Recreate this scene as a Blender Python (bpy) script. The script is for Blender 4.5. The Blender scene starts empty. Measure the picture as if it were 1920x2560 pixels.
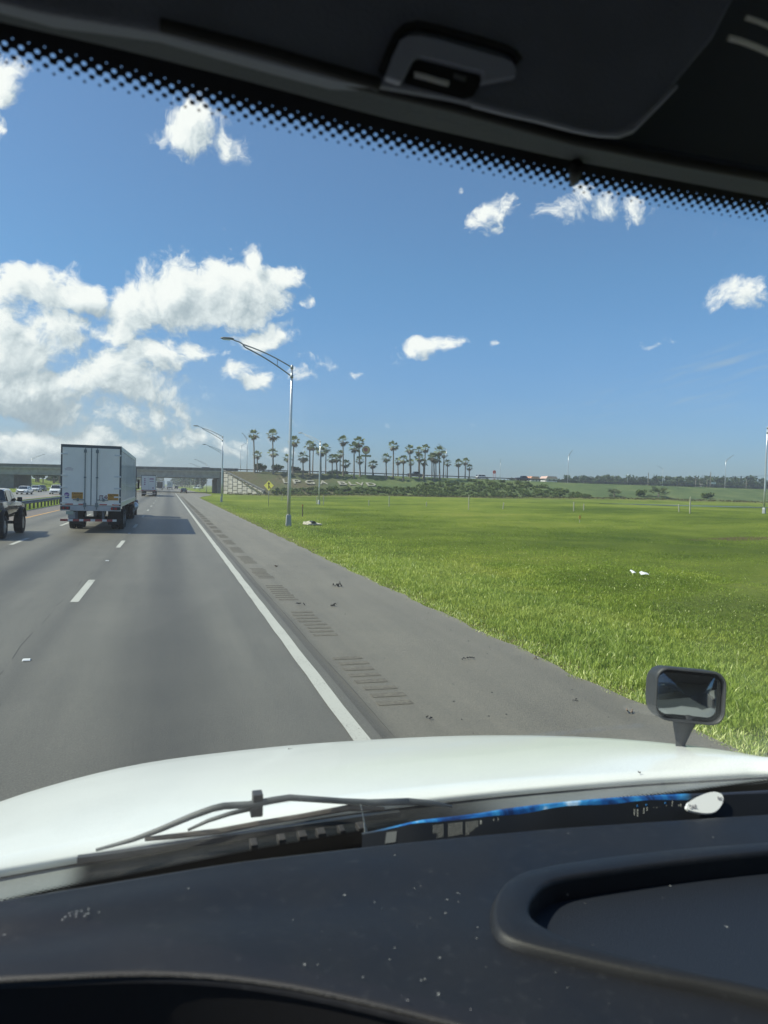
import bpy, bmesh, math, random
import numpy as np
from mathutils import Vector, Matrix
S = bpy.context.scene
COL = S.collection
rnd = random.Random(7)
NP = np.random.RandomState(11)
R = math.radians

# ------------------------------------------------------------------ camera
EYE = np.array([0.0, 0.0, 2.42])
FPX = 1777.0                       # focal length in pixels of the 1920 x 2560 photograph
PSI, PIT, ROL = R(16.8859), R(1.7542), R(1.55)
_fw = np.array([math.sin(PSI)*math.cos(PIT), math.cos(PSI)*math.cos(PIT), -math.sin(PIT)])
_rt = np.array([math.cos(PSI), -math.sin(PSI), 0.0])
_up = np.cross(_rt, _fw)
RX = _rt*math.cos(ROL) + _up*math.sin(ROL)
UX = _up*math.cos(ROL) - _rt*math.sin(ROL)
cam_d = bpy.data.cameras.new('camera')
cam = bpy.data.objects.new('camera', cam_d); COL.objects.link(cam)
cam.matrix_world = Matrix(((RX[0], UX[0], -_fw[0], EYE[0]), (RX[1], UX[1], -_fw[1], EYE[1]),
                           (RX[2], UX[2], -_fw[2], EYE[2]), (0, 0, 0, 1)))
cam_d.sensor_fit = 'VERTICAL'; cam_d.sensor_height = 24.0
cam_d.lens = 24.0*FPX/2560
cam_d.clip_start = 0.02; cam_d.clip_end = 12000
cam_d.dof.use_dof = True; cam_d.dof.focus_distance = 45.0; cam_d.dof.aperture_fstop = 5.6
S.camera = cam
S.render.resolution_x = 768; S.render.resolution_y = 1024

# ------------------------------------------------------------------ exposure, sun, sky
S.view_settings.view_transform = 'Standard'; S.view_settings.look = 'None'
S.view_settings.exposure = 0.50; S.view_settings.gamma = 1.0
S.cycles.transparent_max_bounces = 24
S.cycles.max_bounces = 8
SUN_EL = R(49.4)
SUN_DIR = Vector((-0.987*math.cos(SUN_EL), 0.163*math.cos(SUN_EL), math.sin(SUN_EL)))
sd = bpy.data.lights.new('sun', 'SUN'); sd.energy = 4.0; sd.angle = R(0.53); sd.color = (1.0, 0.955, 0.82)
sun = bpy.data.objects.new('sun', sd); COL.objects.link(sun)
sun.rotation_euler = SUN_DIR.to_track_quat('Z', 'Y').to_euler()
sun.location = (-60, 20, 90)

def pix_ray(px, py): return _fw + RX*(px-960)/FPX + UX*(1280-py)/FPX
def on_z(px, py, z=0.0):
    d = pix_ray(px, py); return EYE + d*((z-EYE[2])/d[2])
def on_y(px, py, y):
    d = pix_ray(px, py); return EYE + d*(y/d[1])
def azel(px, py):
    d = pix_ray(px, py); d = d/np.linalg.norm(d)
    return math.atan2(d[0], d[1]), math.asin(d[2])

class NT:
    """small helper round a node tree"""
    def __init__(s, tree): s.t = tree; s.n = tree.nodes; s.l = tree.links
    def node(s, typ, **kw):
        n = s.n.new(typ)
        for k, v in kw.items():
            if k.startswith('_'): setattr(n, k[1:], v)
        return n
    def link(s, a, b): s.l.new(a, b)
    def setin(s, sock, v):
        if v is None: return
        if hasattr(v, 'is_output') or isinstance(v, bpy.types.NodeSocket): s.l.new(v, sock)
        else: sock.default_value = v
    def math(s, op, a, b=None, c=None, clamp=False):
        n = s.n.new('ShaderNodeMath'); n.operation = op; n.use_clamp = clamp
        s.setin(n.inputs[0], a); s.setin(n.inputs[1], b)
        if c is not None: s.setin(n.inputs[2], c)
        return n.outputs[0]
    def vmath(s, op, a, b=None, out=0):
        n = s.n.new('ShaderNodeVectorMath'); n.operation = op
        s.setin(n.inputs[0], a)
        if b is not None: s.setin(n.inputs[1], b)
        return n.outputs[out]
    def noise(s, vec, scale, detail=4, rough=0.55, lac=2.0, dist=0.0, out=0, dim='3D'):
        n = s.n.new('ShaderNodeTexNoise'); n.noise_dimensions = dim
        if vec is not None: s.l.new(vec, n.inputs['Vector'])
        n.inputs['Scale'].default_value = scale; n.inputs['Detail'].default_value = detail
        n.inputs['Roughness'].default_value = rough; n.inputs['Lacunarity'].default_value = lac
        n.inputs['Distortion'].default_value = dist
        return n.outputs[out]
    def ramp(s, fac, stops, interp='LINEAR'):
        n = s.n.new('ShaderNodeValToRGB'); n.color_ramp.interpolation = interp
        e = n.color_ramp.elements
        while len(e) < len(stops): e.new(0.5)
        for i, (p, c) in enumerate(stops):
            e[i].position = p; e[i].color = tuple(c) + ((1,) if len(c) == 3 else ())
        s.setin(n.inputs[0], fac); return n.outputs[0]
    def mix(s, fac, a, b, blend='MIX'):
        n = s.n.new('ShaderNodeMix'); n.data_type = 'RGBA'; n.blend_type = blend
        s.setin(n.inputs[0], fac)
        s.setin(n.inputs[6], a if not isinstance(a, tuple) else (a + (1,))[:4])
        s.setin(n.inputs[7], b if not isinstance(b, tuple) else (b + (1,))[:4])
        return n.outputs[2]
    def smooth(s, v, lo, hi, a=0.0, b=1.0):
        n = s.n.new('ShaderNodeMapRange'); n.interpolation_type = 'SMOOTHSTEP'
        s.setin(n.inputs[0], v); s.setin(n.inputs[1], lo); s.setin(n.inputs[2], hi)
        n.inputs[3].default_value = a; n.inputs[4].default_value = b
        return n.outputs[0]
    def comb(s, x, y, z=0.0):
        n = s.n.new('ShaderNodeCombineXYZ')
        s.setin(n.inputs[0], x); s.setin(n.inputs[1], y); s.setin(n.inputs[2], z); return n.outputs[0]
    def sep(s, v):
        n = s.n.new('ShaderNodeSeparateXYZ'); s.l.new(v, n.inputs[0]); return n.outputs

# world: Nishita sky with fair-weather clouds laid out by direction (azimuth, elevation)
W = bpy.data.worlds.new('World'); S.world = W; W.use_nodes = True
W.cycles.sampling_method = 'MANUAL'; W.cycles.sample_map_resolution = 512
w = NT(W.node_tree); w.n.clear()
wout = w.node('ShaderNodeOutputWorld')
sky = w.node('ShaderNodeTexSky'); sky.sky_type = 'NISHITA'; sky.sun_disc = False
sky.sun_elevation = SUN_EL; sky.sun_rotation = R(-80.6)
sky.altitude = 0; sky.air_density = 1.25; sky.dust_density = 0.7; sky.ozone_density = 1.6
tc = w.node('ShaderNodeTexCoord')
dx, dy, dz = w.sep(tc.outputs['Generated'])
az = w.math('ARCTAN2', dx, dy); el = w.math('ARCSINE', dz)
uv0 = w.comb(az, el)
# (photo x, y, half-width, half-height in photo pixels, tilt in degrees, weight)
CL = [(60,720,130,60,8,1),(200,745,70,40,-5,1),(110,830,90,60,10,1),(20,890,120,75,0,1.0),(440,735,120,75,14,1.15),
      (330,770,80,75,30,1.0),(560,730,150,85,14,1.15),(628,652,38,52,-20,1),(700,690,60,40,20,0.9),(760,750,50,30,20,0.75),(300,830,60,50,20,0.85),
      (660,840,90,34,12,0.85),(500,880,75,38,8,0.75),(370,905,110,58,10,1.0),(300,960,130,62,5,1.0),(80,975,190,60,0,1.0),
      (60,1010,170,40,0,0.9),(200,1040,90,30,0,0.8),(480,975,150,30,-22,0.55),(330,1040,170,48,0,0.85),(560,1030,80,50,0,0.4),
      (640,965,44,28,10,0.9),(740,950,50,26,5,0.72),(770,915,80,26,0,0.66),(880,940,34,16,10,0.62),(600,930,60,30,0,0.7),(90,1110,320,50,0,1.0),(450,1090,240,50,0,0.72),(230,1010,300,80,0,0.80),(640,1120,200,30,0,0.5),(0,860,160,150,0,0.85),
      (482,316,80,54,-5,0.90),(572,348,70,34,-25,0.70),(615,372,40,22,-30,0.60),(15,195,55,34,30,0.9),(8,320,22,50,0,0.55),
      (1150,490,14,14,0,0.7),(1245,545,84,42,28,0.72),(1320,535,60,34,0,0.62),(1410,528,100,42,12,0.84),(1490,505,50,32,10,0.70),(1595,505,62,30,0,0.74),
      (1850,700,90,34,20,0.74),(1900,722,60,44,-20,0.72),(1010,895,40,28,30,0.78),(1075,872,76,24,18,0.84),(1130,853,40,20,18,0.66),(1218,857,20,17,0,0.82),
      (960,1065,28,14,-10,0.5),(1000,1080,22,9,0,0.35),(545,555,10,12,0,0.4),(965,622,28,18,0,0.34),(1250,480,30,10,5,0.35)]
def maskfield(vec):
    M = None
    for (x, y, a, b, t, wt) in CL:
        ca, ce = azel(x, y)
        mp = w.node('ShaderNodeMapping'); mp.vector_type = 'TEXTURE'; w.link(vec, mp.inputs[0])
        mp.inputs['Location'].default_value = (ca, ce, 0); mp.inputs['Rotation'].default_value = (0, 0, R(t))
        mp.inputs['Scale'].default_value = (a/FPX*1.12, b/FPX*1.12, 1)
        ln = w.vmath('LENGTH', mp.outputs[0], out=1)
        f = w.math('MULTIPLY', w.smooth(ln, 0.0, 1.75, 1.0, 0.0), wt)
        M = f if M is None else w.math('SMOOTH_MAX', M, f, 0.12)
    return M
def voro(v, scale, detail):
    n = w.node('ShaderNodeTexVoronoi'); n.feature = 'F1'; w.link(v, n.inputs['Vector'])
    n.inputs['Scale'].default_value = scale; n.inputs['Detail'].default_value = detail; n.inputs['Roughness'].default_value = 0.55
    n.normalize = True
    return w.math('SUBTRACT', 1.0, n.outputs['Distance'])
def density(u0, shift=None):
    wp_ = w.vmath('SUBTRACT', w.noise(u0, 7, 4, 0.55, out=1), (0.5, 0.5, 0.5))
    sc = w.node('ShaderNodeVectorMath'); sc.operation = 'SCALE'; w.link(wp_, sc.inputs[0]); sc.inputs[3].default_value = 0.095
    u1 = w.vmath('ADD', u0, sc.outputs[0])
    wp2 = w.vmath('SUBTRACT', w.noise(u0, 45, 4, 0.6, out=1), (0.5, 0.5, 0.5))
    sc2 = w.node('ShaderNodeVectorMath'); sc2.operation = 'SCALE'; w.link(wp2, sc2.inputs[0]); sc2.inputs[3].default_value = 0.012
    u2 = w.vmath('ADD', u1, sc2.outputs[0])
    n1 = w.noise(w.vmath('MULTIPLY', u2, (1.0, 1.2, 1.0)), 13, 8, 0.58)
    b1 = voro(u2, 17, 4.0)
    n2 = w.noise(u2, 55, 6, 0.62)
    D = w.math('ADD', w.math('ADD', w.math('MULTIPLY', n1, 1.35), w.math('MULTIPLY', n2, 0.66)), w.math('MULTIPLY', b1, 0.46))
    return w.math('SUBTRACT', w.math('ADD', w.math('MULTIPLY', maskfield(u1), 0.88), D), 1.755)
uvv = uv0
dens = density(uvv)
dens2 = density(w.vmath('ADD', uvv, (-0.014, 0.018, 0.0)))
alpha = w.smooth(dens, -0.05, 0.28)
lit = w.math('MULTIPLY_ADD', w.math('SUBTRACT', dens, dens2), 1.15, 0.66)
deep = w.smooth(dens, 0.20, 0.75)
lit = w.math('SUBTRACT', lit, w.math('MULTIPLY', deep, 0.17))
low = w.smooth(el, 0.02, 0.24, 0.30, 0.0)               # far, low banks of cloud are flatter and greyer
lit = w.math('SUBTRACT', lit, low, clamp=True)
ccol = w.ramp(lit, [(0.0, (0.36, 0.43, 0.50)), (0.30, (0.48, 0.55, 0.61)), (0.60, (0.74, 0.79, 0.83)), (0.85, (0.95, 0.96, 0.97)), (1.0, (1.0, 1.0, 1.0))])
# faint streaks of cirrus low on the right
cmp_ = w.node('ShaderNodeMapping'); w.link(uv0, cmp_.inputs[0]); cmp_.vector_type = 'TEXTURE'
cmp_.inputs['Rotation'].default_value = (0, 0, R(13)); cmp_.inputs['Scale'].default_value = (0.22, 0.022, 1)
ci = w.noise(cmp_.outputs[0], 1.6, 7, 0.55, dist=0.6)
ca, ce = azel(1690, 965)
q = w.vmath('SUBTRACT', uv0, (ca, ce, 0))
cm2 = w.node('ShaderNodeMapping'); cm2.vector_type = 'TEXTURE'; w.link(q, cm2.inputs[0])
cm2.inputs['Rotation'].default_value = (0, 0, R(12)); cm2.inputs['Scale'].default_value = (0.16, 0.035, 1)
cmask = w.smooth(w.vmath('LENGTH', cm2.outputs[0], out=1), 0.2, 1.6, 1.0, 0.0)
cirrus = w.math('MULTIPLY', w.smooth(ci, 0.50, 0.80), w.math('MULTIPLY', cmask, 0.55))
alpha = w.math('MULTIPLY', alpha, 0.97)
bg1 = w.node('ShaderNodeBackground'); bg1.inputs[1].default_value = 0.080
tint = w.ramp(w.smooth(el, 0.01, 0.50), [(0.0, (0.46, 0.68, 1.17)), (0.35, (0.56, 0.82, 1.17)), (0.6, (0.60, 0.87, 1.15)), (1.0, (0.70, 0.90, 1.12))])
w.link(w.mix(1.0, sky.outputs[0], tint, 'MULTIPLY'), bg1.inputs[0])
bg2 = w.node('ShaderNodeBackground'); bg2.inputs[1].default_value = 0.74; w.link(ccol, bg2.inputs[0])
bg3 = w.node('ShaderNodeBackground'); bg3.inputs[1].default_value = 0.50; bg3.inputs[0].default_value = (0.62, 0.74, 0.86, 1)
m1 = w.node('ShaderNodeMixShader'); w.link(cirrus, m1.inputs[0]); w.link(bg1.outputs[0], m1.inputs[1]); w.link(bg3.outputs[0], m1.inputs[2])
vn = w.noise(w.vmath('MULTIPLY', uv0, (1.0, 3.5, 1.0)), 5, 6, 0.6)
veil = w.math('MULTIPLY', w.math('MULTIPLY', w.smooth(el, 0.0, 0.26, 0.9, 0.0), w.smooth(az, -0.30, 0.34, 0.85, 0.10)), w.smooth(vn, 0.28, 0.62, 0.35, 1.0))
bg4 = w.node('ShaderNodeBackground'); bg4.inputs[1].default_value = 0.74; bg4.inputs[0].default_value = (0.52, 0.61, 0.68, 1)
m0 = w.node('ShaderNodeMixShader'); w.link(veil, m0.inputs[0]); w.link(m1.outputs[0], m0.inputs[1]); w.link(bg4.outputs[0], m0.inputs[2]); m1 = m0
m2 = w.node('ShaderNodeMixShader'); w.link(alpha, m2.inputs[0]); w.link(m1.outputs[0], m2.inputs[1]); w.link(bg2.outputs[0], m2.inputs[2])
w.link(m2.outputs[0], wout.inputs[0])
# ------------------------------------------------------------------ materials
MATS = {}
def mat(name, col, rough=0.6, metal=0.0, var=0.0, vscale=3.0, bump=0.0, bscale=30.0, col2=None, coat=0.0, spec=0.5, emit=None, trans=0.0):
    if name in MATS: return MATS[name]
    m = bpy.data.materials.new(name); m.use_nodes = True
    t = NT(m.node_tree); p = t.n['Principled BSDF']
    p.inputs['Base Color'].default_value = tuple(col)+(1,)
    p.inputs['Roughness'].default_value = rough; p.inputs['Metallic'].default_value = metal
    p.inputs['Specular IOR Level'].default_value = spec
    if coat: p.inputs['Coat Weight'].default_value = coat; p.inputs['Coat Roughness'].default_value = 0.05
    co = t.node('ShaderNodeTexCoord').outputs['Object']
    if var or col2:
        n = t.noise(co, vscale, 5, 0.6)
        a = tuple(c*(1-var) for c in col); b = tuple(min(1, c*(1+var)) for c in col) if col2 is None else tuple(col2)
        t.link(t.ramp(n, [(0.3, a), (0.7, b)]), p.inputs['Base Color'])
        t.link(t.smooth(n, 0.3, 0.7, max(0, rough-0.08), min(1, rough+0.08)), p.inputs['Roughness'])
    if bump:
        b = t.node('ShaderNodeBump'); b.inputs['Strength'].default_value = bump; b.inputs['Distance'].default_value = 0.02
        t.link(t.noise(co, bscale, 4, 0.6), b.inputs['Height']); t.link(b.outputs[0], p.inputs['Normal'])
    if emit: p.inputs['Emission Color'].default_value = tuple(emit)+(1,); p.inputs['Emission Strength'].default_value = 1
    MATS[name] = m; return m

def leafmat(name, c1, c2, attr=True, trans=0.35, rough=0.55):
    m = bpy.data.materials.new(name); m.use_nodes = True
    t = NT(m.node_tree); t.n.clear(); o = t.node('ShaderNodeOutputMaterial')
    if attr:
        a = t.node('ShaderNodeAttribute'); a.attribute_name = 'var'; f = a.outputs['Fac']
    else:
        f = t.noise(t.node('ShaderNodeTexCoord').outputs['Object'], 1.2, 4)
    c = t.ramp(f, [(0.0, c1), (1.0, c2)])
    d = t.node('ShaderNodeBsdfPrincipled'); t.link(c, d.inputs['Base Color']); d.inputs['Roughness'].default_value = rough
    d.inputs['Specular IOR Level'].default_value = 0.3
    tr = t.node('ShaderNodeBsdfTranslucent'); t.link(c, tr.inputs[0])
    mx = t.node('ShaderNodeMixShader'); mx.inputs[0].default_value = trans
    t.link(d.outputs[0], mx.inputs[1]); t.link(tr.outputs[0], mx.inputs[2]); t.link(mx.outputs[0], o.inputs[0])
    MATS[name] = m; return m

steel = mat('galvanised_steel', (0.34, 0.36, 0.37), 0.6, 0.55, var=0.12, vscale=4)
aluminium = mat('brushed_aluminium', (0.60, 0.61, 0.62), 0.38, 0.7, var=0.06, vscale=2)
darksteel = mat('weathered_steel', (0.10, 0.105, 0.115), 0.6, 0.3, var=0.3, vscale=3)
concrete = mat('grey_concrete', (0.33, 0.32, 0.29), 0.9, var=0.22, vscale=0.8, bump=0.3, bscale=12)
dconcrete = mat('dark_concrete', (0.15, 0.15, 0.145), 0.9, var=0.35, vscale=0.6, bump=0.3, bscale=8)
rubber = mat('tyre_rubber', (0.018, 0.018, 0.02), 0.85, var=0.2, vscale=10)
chrome = mat('chrome', (0.7, 0.7, 0.72), 0.15, 1.0)
rimmat = mat('wheel_rim', (0.45, 0.46, 0.47), 0.35, 0.8)
carglass = mat('car_glass', (0.012, 0.014, 0.016), 0.08, 0.0, coat=0.5)
blackplastic = mat('black_plastic', (0.02, 0.021, 0.024), 0.55)
white = mat('white_paint', (0.72, 0.73, 0.73), 0.35, coat=0.3, var=0.04, vscale=1)
redlens = mat('red_lens', (0.28, 0.02, 0.025), 0.25)
ltlens = mat('head_lamp_lens', (0.65, 0.66, 0.66), 0.15, 0.3)
amber = mat('orange_paint', (0.75, 0.30, 0.03), 0.5)
wood = mat('weathered_wood', (0.16, 0.12, 0.09), 0.9, var=0.3, vscale=5)
stakewood = mat('stake_wood', (0.55, 0.50, 0.38), 0.9, var=0.15)
bark = mat('palm_bark', (0.20, 0.17, 0.14), 0.95, var=0.3, vscale=2, bump=0.5, bscale=6)
signyellow = mat('sign_yellow', (0.95, 0.82, 0.16), 0.5)
black = mat('black_paint', (0.012, 0.012, 0.013), 0.5)

# ------------------------------------------------------------------ mesh building
class MB:
    def __init__(s): s.v = []; s.f = []; s.m = []
    def add(s, vs, fs, mi=0):
        o = len(s.v); s.v += [tuple(map(float, p)) for p in vs]
        s.f += [tuple(i+o for i in f) for f in fs]; s.m += [mi]*len(fs); return s
    def box(s, x0, x1, y0, y1, z0, z1, mi=0):
        v = [(x0,y0,z0),(x1,y0,z0),(x1,y1,z0),(x0,y1,z0),(x0,y0,z1),(x1,y0,z1),(x1,y1,z1),(x0,y1,z1)]
        return s.add(v, [(3,2,1,0),(4,5,6,7),(0,1,5,4),(1,2,6,5),(2,3,7,6),(3,0,4,7)], mi)
    def loft(s, rings, caps=True, closed=True, mi=0):
        n = len(rings[0]); v = [p for r in rings for p in r]; f = []
        for i in range(len(rings)-1):
            for j in range(n if closed else n-1):
                k = (j+1) % n
                f.append((i*n+j, i*n+k, (i+1)*n+k, (i+1)*n+j))
        if caps and closed: f.append(tuple(range(n-1, -1, -1))); f.append(tuple((len(rings)-1)*n+i for i in range(n)))
        return s.add(v, f, mi)
    def tube(s, pts, rad, n=8, mi=0, caps=True):
        P = [Vector(p) for p in pts]; rad = rad if hasattr(rad, '__len__') else [rad]*len(P); rings = []
        t0 = (P[1]-P[0]).normalized(); ref = Vector((0,0,1)) if abs(t0.z) < 0.9 else Vector((1,0,0))
        u = t0.cross(ref).normalized()
        for i, p in enumerate(P):
            t = ((P[min(i+1, len(P)-1)]-P[max(i-1, 0)])).normalized()
            u = (u - t*u.dot(t)).normalized(); v = t.cross(u)
            rings.append([p + (u*math.cos(2*math.pi*k/n) + v*math.sin(2*math.pi*k/n))*rad[i] for k in range(n)])
        return s.loft(rings, caps, True, mi)
    def prism(s, poly, a, b, axis='z', mi=0):
        def P(p, h): return {'z': (p[0], p[1], h), 'y': (p[0], h, p[1]), 'x': (h, p[0], p[1])}[axis]
        n = len(poly); v = [P(p, a) for p in poly] + [P(p, b) for p in poly]
        f = [tuple(range(n-1, -1, -1)), tuple(range(n, 2*n))] + [(i, (i+1) % n, n+(i+1) % n, n+i) for i in range(n)]
        return s.add(v, f, mi)
    def disc(s, c, r, axis, h, n=16, mi=0):
        c = Vector(c); d = Vector({'x': (1,0,0), 'y': (0,1,0), 'z': (0,0,1)}[axis])
        return s.tube([c-d*h/2, c+d*h/2], r, n, mi)
    def build(s, name, mats, parent=None, smooth=False, bevel=0.0, loc=None, segs=2):
        me = bpy.data.meshes.new(name); me.from_pydata(s.v, [], s.f)
        for m in (mats if isinstance(mats, (list, tuple)) else [mats]): me.materials.append(m)
        if any(s.m): me.polygons.foreach_set('material_index', s.m)
        bm = bmesh.new(); bm.from_mesh(me); bmesh.ops.recalc_face_normals(bm, faces=bm.faces[:]); bm.to_mesh(me); bm.free()
        if smooth: me.polygons.foreach_set('use_smooth', [True]*len(me.polygons))
        o = bpy.data.objects.new(name, me); COL.objects.link(o)
        if parent is not None: o.parent = parent
        if loc is not None: o.location = loc
        if bevel:
            b = o.modifiers.new('bevel', 'BEVEL'); b.width = bevel; b.segments = segs; b.limit_method = 'ANGLE'; b.angle_limit = R(35)
            if smooth or segs > 1: me.polygons.foreach_set('use_smooth', [True]*len(me.polygons)); b.harden_normals = True
        return o

def grid_mesh(name, P, m, parent=None, smooth=True, uv=None, thick=0.0):
    """P: array rows x cols x 3"""
    P = np.asarray(P, float); r, c = P.shape[:2]
    f = [(i*c+j, i*c+j+1, (i+1)*c+j+1, (i+1)*c+j) for i in range(r-1) for j in range(c-1)]
    me = bpy.data.meshes.new(name); me.from_pydata([tuple(p) for p in P.reshape(-1, 3)], [], f)
    for mm in (m if isinstance(m, (list, tuple)) else [m]): me.materials.append(mm)
    if uv is not None:
        U = np.asarray(uv, float).reshape(-1, 2); l = me.uv_layers.new(name='UVMap')
        idx = np.empty(len(me.loops), int); me.loops.foreach_get('vertex_index', idx)
        l.data.foreach_set('uv', U[idx].ravel())
    if smooth: me.polygons.foreach_set('use_smooth', [True]*len(me.polygons))
    o = bpy.data.objects.new(name, me); COL.objects.link(o)
    if parent is not None: o.parent = parent
    if thick:
        s = o.modifiers.new('solid', 'SOLIDIFY'); s.thickness = thick; s.offset = 0
    return o

def tri_cloud(name, V, F, var, m, parent=None):
    """big mesh from numpy: V (n,3), F (k,3|4), var per vertex"""
    me = bpy.data.meshes.new(name); k = F.shape[1]
    me.vertices.add(len(V)); me.vertices.foreach_set('co', V.astype(np.float32).ravel())
    me.loops.add(F.size); me.loops.foreach_set('vertex_index', F.astype(np.int32).ravel())
    me.polygons.add(len(F)); me.polygons.foreach_set('loop_start', np.arange(0, F.size, k, dtype=np.int32))
    me.polygons.foreach_set('loop_total', np.full(len(F), k, dtype=np.int32))
    me.update(calc_edges=True); me.validate()
    a = me.attributes.new('var', 'FLOAT', 'POINT'); a.data.foreach_set('value', var.astype(np.float32))
    me.materials.append(m)
    o = bpy.data.objects.new(name, me); COL.objects.link(o)
    if parent is not None: o.parent = parent
    return o

def tag(o, label=None, cat=None, group=None, kind=None):
    if label: o['label'] = label
    if cat: o['category'] = cat
    if group: o['group'] = group
    if kind: o['kind'] = kind
    return o
def thing(name, label, cat, loc=(0,0,0), rz=0.0, group=None, scale=1.0):
    o = bpy.data.objects.new(name, None); o.empty_display_size = 0.2; COL.objects.link(o)
    o.location = loc; o.rotation_euler = (0, 0, rz); o.scale = (scale,)*3
    return tag(o, label, cat, group)
def dup(root, loc, rz=None, label=None, group=None, scale=None, zs=None):
    r = root.copy(); COL.objects.link(r); r.location = loc
    if rz is not None: r.rotation_euler = (0, 0, rz)
    if scale is not None: r.scale = (scale, scale, scale*(zs or 1))
    if label: r['label'] = label
    if group: r['group'] = group
    for ch in list(root.children):
        c = ch.copy(); COL.objects.link(c); c.parent = r
        for g in list(ch.children):
            d = g.copy(); COL.objects.link(d); d.parent = c
    return r
def textmesh(s, size, depth=0.01, bold=0.0):
    cu = bpy.data.curves.new('lettering', 'FONT'); cu.body = s; cu.size = size; cu.extrude = depth; cu.offset = bold
    cu.align_x = 'CENTER'; cu.align_y = 'CENTER'
    o = bpy.data.objects.new('lettering', cu); COL.objects.link(o)
    bpy.context.view_layer.update()
    me = bpy.data.meshes.new_from_object(o.evaluated_get(bpy.context.evaluated_depsgraph_get()))
    bpy.data.objects.remove(o); return me
def text(name, s, size, m, parent, mw, depth=0.003, bold=0.0):
    me = textmesh(s, size, depth, bold); me.materials.clear(); me.materials.append(m); me.name = name
    me.transform(mw)
    o = bpy.data.objects.new(name, me); COL.objects.link(o)
    if parent is not None: o.parent = parent
    return o
FACE_BACK = Matrix.Rotation(R(90), 4, 'X')     # lettering standing upright, read from -Y
# ------------------------------------------------------------------ ground
def ss(x): x = np.clip(x, 0, 1); return x*x*(3-2*x)
def field(X, Y):
    X = np.asarray(X, float); Y = np.asarray(Y, float)
    z = 0.9*ss((X-25)/40) + 1.2*ss((Y-165)/35)*ss((X-70)/80)
    z = z - 0.42*np.exp(-(((X-118)/34)**2 + ((Y-140)/17)**2)*1.3)
    z = z + 3.6*ss((-X-46)/22)*ss((Y-262)/45)
    z = z - 0.22*ss((X-6)/4)*ss((16-X)/6)*ss((140-Y)/20)      # shallow roadside swale
    z = z - 0.35*ss((-X-11.6)/2)*ss((X+15.8)/2)*0.6
    return z
ZTOP = 7.12
def ztop(X): return np.interp(X, [16, 61, 120, 140, 230, 420, 900], [7.0, 7.3, 7.1, 6.9, 6.9, 5.5, 3.0])
def toeY(X): return np.interp(X, [16, 27, 45, 76, 120, 230, 420, 900], [226, 213, 211, 203, 197, 192, 190, 190])
def slope_z(X, Y):
    t = (Y-toeY(X))/(228-toeY(X)); b = field(X, toeY(X))-0.15
    return b+(ztop(X)-b)*np.clip(t, 0, 1)
def ground_z(X, Y):
    g = float(field(X, Y))
    if X > 17: g = max(g, float(slope_z(X, Y))) if Y > toeY(X) else g
    return g
def hit(px, py, y0=3, y1=600):
    d = pix_ray(px, py)
    for t in np.arange(y0, y1, 0.25):
        p = EYE+d*t
        if p[2] <= ground_z(p[0], p[1]): return p
    return EYE+d*y1

GRAMP = [(0.37, (0.066, 0.106, 0.012)), (0.45, (0.108, 0.150, 0.016)), (0.51, (0.148, 0.196, 0.024)), (0.57, (0.202, 0.238, 0.034)), (0.66, (0.245, 0.240, 0.055))]
def grass_shader(name, tall=False):
    m = bpy.data.materials.new(name); m.use_nodes = True; t = NT(m.node_tree); p = t.n['Principled BSDF']
    g = t.node('ShaderNodeNewGeometry'); pos = g.outputs['Position']
    big = t.noise(pos, 0.045, 5, 0.6); mid = t.noise(pos, 0.35, 5, 0.6); fine = t.noise(pos, 9.0, 6, 0.7)
    f = t.math('ADD', t.math('ADD', t.math('MULTIPLY', big, 0.60), t.math('MULTIPLY', mid, 0.25)), t.math('MULTIPLY', fine, 0.15))
    c = t.ramp(f, GRAMP)
    x, y, z = t.sep(pos)
    # a worn brown patch of bare soil far to the right, and a dry belt along the foot of the bank
    q = t.vmath('MULTIPLY', t.vmath('SUBTRACT', pos, (36.5, 34.5, 0.0)), (0.135, 0.75, 0.0))
    br = t.smooth(t.math('ADD', t.vmath('LENGTH', q, out=1), t.math('MULTIPLY', t.math('SUBTRACT', mid, 0.5), 2.2)), 0.55, 1.05, 0.85, 0.0)
    c = t.mix(br, c, (0.13, 0.095, 0.045))
    belt = t.math('MULTIPLY', t.smooth(y, 176, 190), t.math('MULTIPLY', t.smooth(y, 196, 208, 1, 0), t.smooth(x, 14, 22)))
    belt = t.math('MULTIPLY', belt, t.smooth(mid, 0.40, 0.60, 0.15, 0.75))
    c = t.mix(belt, c, (0.125, 0.105, 0.055))
    edge = t.math('MULTIPLY', t.smooth(x, 5.4, 6.3, 0.8, 0.0), t.smooth(x, 4.0, 4.1))
    edge = t.math('MULTIPLY', edge, t.smooth(fine, 0.35, 0.6))
    c = t.mix(edge, c, (0.20, 0.165, 0.095))
    t.link(c, p.inputs['Base Color']); p.inputs['Roughness'].default_value = 0.95
    p.inputs['Specular IOR Level'].default_value = 0.15
    b = t.node('ShaderNodeBump'); b.inputs['Strength'].default_value = 1.0; b.inputs['Distance'].default_value = 0.22
    t.link(t.noise(pos, 4.5, 6, 0.75), b.inputs['Height']); t.link(b.outputs[0], p.inputs['Normal'])
    return m
MGRASS = grass_shader('grass_ground')
xs = np.unique(np.concatenate([np.arange(-60, 240, 2.5), [-6000, -3000, -1500, -800, -400, -250, -150, -100, -80, -70, 260, 300, 350, 420, 500, 650, 900, 1500, 3000, 6000],
      [-18.5, -16.4, -11.6, -11.0, 5.6, 8, 11]]))
ys = np.unique(np.concatenate([np.arange(0, 340, 2.5), [-200, -60, -20, 360, 400, 460, 540, 650, 800, 1100, 1600, 3000, 6000, 9000]]))
XX, YY = np.meshgrid(xs, ys); ZZ = field(XX, YY)-0.02
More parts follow.
